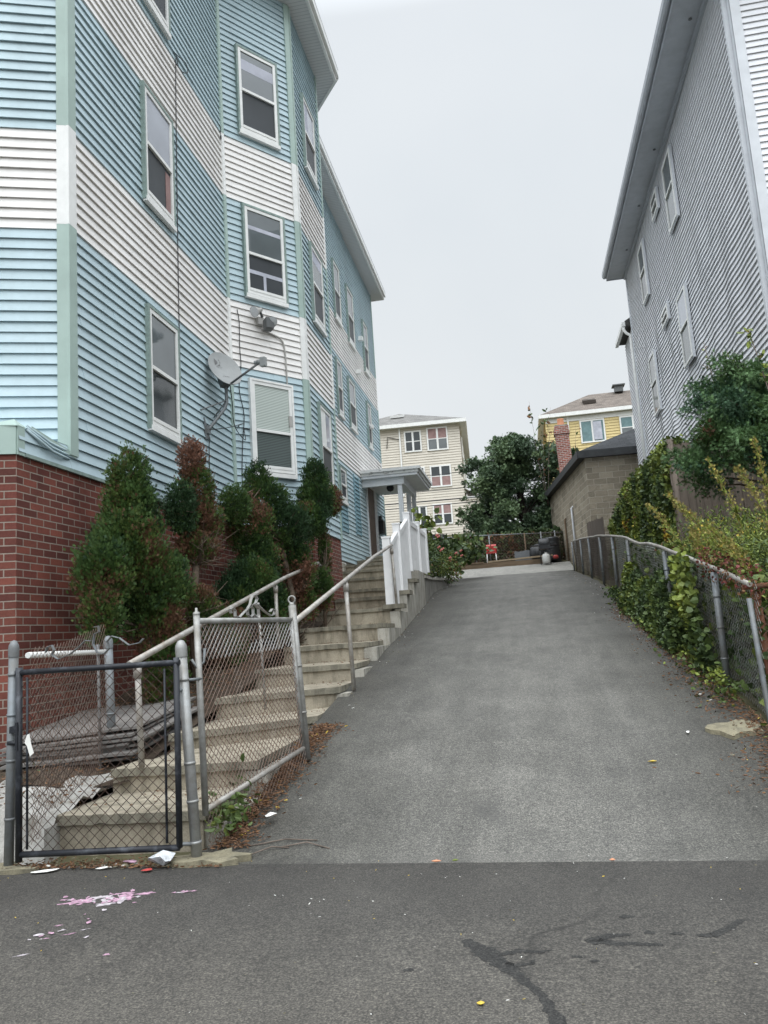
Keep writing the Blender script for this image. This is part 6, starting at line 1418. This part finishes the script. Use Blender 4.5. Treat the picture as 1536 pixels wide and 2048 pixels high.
flake('fallen_leaf', 'pale yellow leaf lying alone on the driveway', 'leaf', rag(.72, 5.75, .03, .012, 7, .1, .25, 9), zg(5.75)+.012, M['leaf_yellow'])
flake('fallen_leaf', 'reddish brown leaf on the pavement seam', 'leaf', rag(-.6, 4.42, .026, .009, 7, .1, .25, 10), -1.212, M['orange'])
flake('fallen_leaf', 'small green leaf beside the brown leaf on the pavement seam', 'leaf', rag(-.5, 4.43, .02, .014, 7, .5, .25, 11), -1.212, M['leaf_mid'])
flake('fallen_leaf', 'orange leaf in the middle of the pavement seam', 'leaf', rag(.3, 4.39, .018, .01, 7, .2, .25, 12), -1.212, M['orange'])
flake('fallen_leaf', 'yellow leaf on the pavement near the damp streak', 'leaf', rag(-.27, 2.83, .014, .01, 7, .2, .25, 13), pz(-.27, 2.83), M['leaf_yellow'])
mb = MB(); rr = random.Random(77)
for k, (cx, cy, a, b, rot) in enumerate(((-2.34, 3.86, .07, .035, .2), (-2.26, 3.93, .05, .025, .1), (-2.14, 3.99, .06, .018, .2), (-2.11, 3.9, .055, .05, .6), (-2.17, 3.83, .045, .03, .2), (-2.04, 3.98, .05, .02, .3), (-2.02, 3.85, .012, .008, 0), (-1.84, 3.99, .03, .01, .2), (-1.79, 4.01, .022, .008, .1), (-1.82, 3.23, .016, .01, 0), (-2.2, 3.22, .03, .01, .5), (-2.24, 3.55, .02, .008, .4), (-2.12, 3.45, .03, .006, .5), (-2.08, 3.5, .025, .005, .6), (-2.2, 3.4, .015, .006, .2))):
    mb.face([(x_, y_, pz(x_, y_)+.0002+.00005*k) for x_, y_ in rag(cx, cy, a*.85, b*.85, 21, rot, .6, k+100)], 0 if k % 3 != 1 else 1)
for k in range(70):
    cx, cy, sx0, sy0 = ((-2.3, 3.89, .10, .035), (-2.13, 3.92, .08, .06), (-1.83, 3.995, .04, .015), (-2.15, 3.45, .12, .14))[0 if k < 26 else 1 if k < 54 else 2 if k < 60 else 3]
    x0, y0 = cx+rr.gauss(0, sx0*.7), cy+rr.gauss(0, sy0*.7); q = rr.uniform(.004, .016)
    mb.face([(x_, y_, pz(x_, y_)+.001+.00004*k) for x_, y_ in rag(x0, y0, q*1.5, q, 9, rr.uniform(0, 3), .5, k+300)], 0 if rr.random() < .6 else 1)
tag(mb.build('paint_stain', [M['pink'], M['lilac']], None, (-2.2, 3.8, -1.22)), 'flaking pink and lilac paint stain on the pavement in front of the black gate', 'paint stain')
flake('tag_card', 'white card hanging in the mesh of the black gate', 'card', [(-2.99, 4.42), (-2.95, 4.41), (-2.945, 4.415), (-2.985, 4.425)], -.62, M['paper'])
o = bpy.data.objects['tag_card']; mb = MB(); mb.extrude_poly([(-3.0, 4.42, -.50), (-2.985, 4.42, -.455), (-2.97, 4.42, -.45), (-2.955, 4.42, -.52), (-2.94, 4.42, -.56), (-2.965, 4.42, -.58), (-2.985, 4.42, -.52)], (0, .002, 0))
bpy.data.objects.remove(o); tag(mb.build('tag_card', M['paper'], None, (-2.97, 4.42, -.5)), 'torn white card stuck in the mesh of the black gate', 'card')
mb = MB(); P = rag(1.38, 6.28, .17, .13, 16, .2, .3, 20); mb.extrude_poly([(x_, y_, zg(y_)-.05) for x_, y_ in P][::-1], (0, 0, -.01)); mb = MB()
top_ = [(x_, y_, zg(y_)+.03+.012*mnoise.noise(V((x_*8, y_*8, 0)))) for x_, y_ in P]; mb.face(top_)
for i in range(len(P)):
    a, b = top_[i], top_[(i+1) % len(P)]; mb.face([(a[0]*1.0, a[1], a[2]-.08), (b[0], b[1], b[2]-.08), b, a])
tag(mb.build('concrete_patch', M['lichen'], None, (1.38, 6.28, -.85)), 'flat lichened concrete lump at the right edge of the driveway', 'concrete lump')
mb = MB(); P = rag(-1.92, 4.52, .22, .1, 16, .1, .3, 24); top_ = [(x_, y_, -1.185+.02*mnoise.noise(V((x_*8, y_*8, 0)))) for x_, y_ in P]; mb.face(top_)
for i in range(len(P)):
    a, b = top_[i], top_[(i+1) % len(P)]; mb.face([(a[0], a[1], a[2]-.08), (b[0], b[1], b[2]-.08), b, a])
tag(mb.build('concrete_footing', M['lichen'], None, (-1.92, 4.52, -1.2)), 'crumbling concrete footing round the silver gate post', 'footing')
mb = MB(); P = rag(-3.25, 4.42, .3, .1, 16, .0, .3, 26); top_ = [(x_, y_, -1.195+.02*mnoise.noise(V((x_*8, y_*8, 0)))) for x_, y_ in P]; mb.face(top_)
for i in range(len(P)):
    a, b = top_[i], top_[(i+1) % len(P)]; mb.face([(a[0], a[1], a[2]-.08), (b[0], b[1], b[2]-.08), b, a])
tag(mb.build('concrete_footing', M['lichen'], None, (-3.25, 4.42, -1.2)), 'broken concrete footing at the latch post of the black gate', 'footing')
for k in range(3):
    a = [(-1.75, 4.75), (-1.55, 4.73), (-1.7, 4.6)][k]; b = [(-1.35, 4.8), (-1.25, 4.7), (-1.5, 4.72)][k]; mb = MB(); mb.tube([(*a, zg(a[1])+.012), ((a[0]+b[0])/2, (a[1]+b[1])/2+.04, zg(a[1])+.03), (*b, zg(b[1])+.012)], .004, 5)
    tag(mb.build('fallen_twig', M['twig'], None, (*a, zg(a[1]))), ['longest bent twig on the driveway beside the silver gate', 'thin twig lying farther out on the driveway near the seam', 'short twig beside the footing of the silver post'][k], 'twig')

# ================================================================== CAMERA, LIGHT
cam = bpy.data.cameras.new('camera'); co = bpy.data.objects.new('camera', cam); COL.objects.link(co)
cam.sensor_width = 36; cam.sensor_fit = 'AUTO'; cam.lens = 36*1600/2048; cam.clip_start = .05; cam.clip_end = 2000
co.matrix_world = Matrix(((0.98185976, 0.09060099, 0.16656189, 0), (0.17787054, -0.13583949, -0.97463311, 0), (-0.06567704, 0.98657949, -0.14949058, 0), (0, 0, 0, 1)))
S.camera = co
w = bpy.data.worlds.new('World'); S.world = w; w.use_nodes = True; nt = w.node_tree; nn = nt.nodes; lk = nt.links
bg_ = nn['Background']
SE, SR = math.radians(68), math.radians(182)
sky = nn.new('ShaderNodeTexSky'); sky.sky_type = 'NISHITA'; sky.sun_disc = False; sky.sun_elevation = SE; sky.sun_rotation = SR; sky.dust_density = 4; sky.air_density = 1
hs = nn.new('ShaderNodeHueSaturation'); hs.inputs['Saturation'].default_value = .12; lk.new(sky.outputs[0], hs.inputs['Color'])
b1 = nn.new('ShaderNodeBackground'); b1.inputs['Strength'].default_value = .05; lk.new(hs.outputs[0], b1.inputs['Color'])
tc = nn.new('ShaderNodeTexCoord'); sx_ = nn.new('ShaderNodeSeparateXYZ'); lk.new(tc.outputs['Generated'], sx_.inputs[0])
def ramp_(fac, stops):
    r = nn.new('ShaderNodeValToRGB'); lk.new(fac, r.inputs[0]); el = r.color_ramp.elements
    while len(el) < len(stops): el.new(.5)
    for k, (p, c) in enumerate(stops): el[k].position = p; el[k].color = (*c, 1)
    return r.outputs[0]
def mul_(a, b):
    m = nn.new('ShaderNodeMix'); m.data_type = 'RGBA'; m.blend_type = 'MULTIPLY'; m.inputs[0].default_value = 1; lk.new(a, m.inputs[6]); lk.new(b, m.inputs[7]); return m.outputs[2]
base_ = ramp_(sx_.outputs['Z'], [(.0, (.52, .545, .55)), (.25, (.555, .585, .60)), (.5, (.58, .62, .65)), (.8, (.60, .64, .68)), (1., (.62, .65, .69))])
# extra bright sky cap above the frame, added to light the house walls
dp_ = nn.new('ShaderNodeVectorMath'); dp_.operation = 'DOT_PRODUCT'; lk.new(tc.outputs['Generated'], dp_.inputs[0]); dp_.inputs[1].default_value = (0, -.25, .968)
cap_fill = ramp_(dp_.outputs['Value'], [(.44, (.245, .245, .245)), (.58, (.72, .72, .72)), (.8, (.97, .97, .97)), (1., (1., 1., .98))])
ns = nn.new('ShaderNodeTexNoise'); ns.inputs['Scale'].default_value = 2.6; ns.inputs['Detail'].default_value = 5; ns.inputs['Distortion'].default_value = .4; lk.new(tc.outputs['Generated'], ns.inputs['Vector'])
lk.new(mul_(mul_(base_, cap_fill), ramp_(ns.outputs['Fac'], [(.3, (.91, .925, .94)), (.72, (1.02, 1.015, 1.01))])), bg_.inputs['Color']); bg_.inputs['Strength'].default_value = 3.5
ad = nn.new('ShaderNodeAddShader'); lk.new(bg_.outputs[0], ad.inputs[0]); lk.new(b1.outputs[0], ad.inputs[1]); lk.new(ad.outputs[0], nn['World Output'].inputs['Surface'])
sl = bpy.data.lights.new('sun', 'SUN'); sl.energy = .55; sl.angle = math.radians(70); sl.color = (1, .97, .93)
so = bpy.data.objects.new('sun', sl); COL.objects.link(so)
# nishita: rotation measured from +Y clockwise
d = V((math.sin(SR)*math.cos(SE), math.cos(SR)*math.cos(SE), math.sin(SE)))
so.rotation_euler = d.to_track_quat('Z', 'Y').to_euler()
S.view_settings.view_transform = 'Standard'; S.view_settings.look = 'None'; S.view_settings.exposure = .32; S.view_settings.gamma = 1
S.cycles.max_bounces = 6; S.cycles.diffuse_bounces = 4
S.cycles.use_adaptive_sampling = True; S.cycles.adaptive_threshold = .02
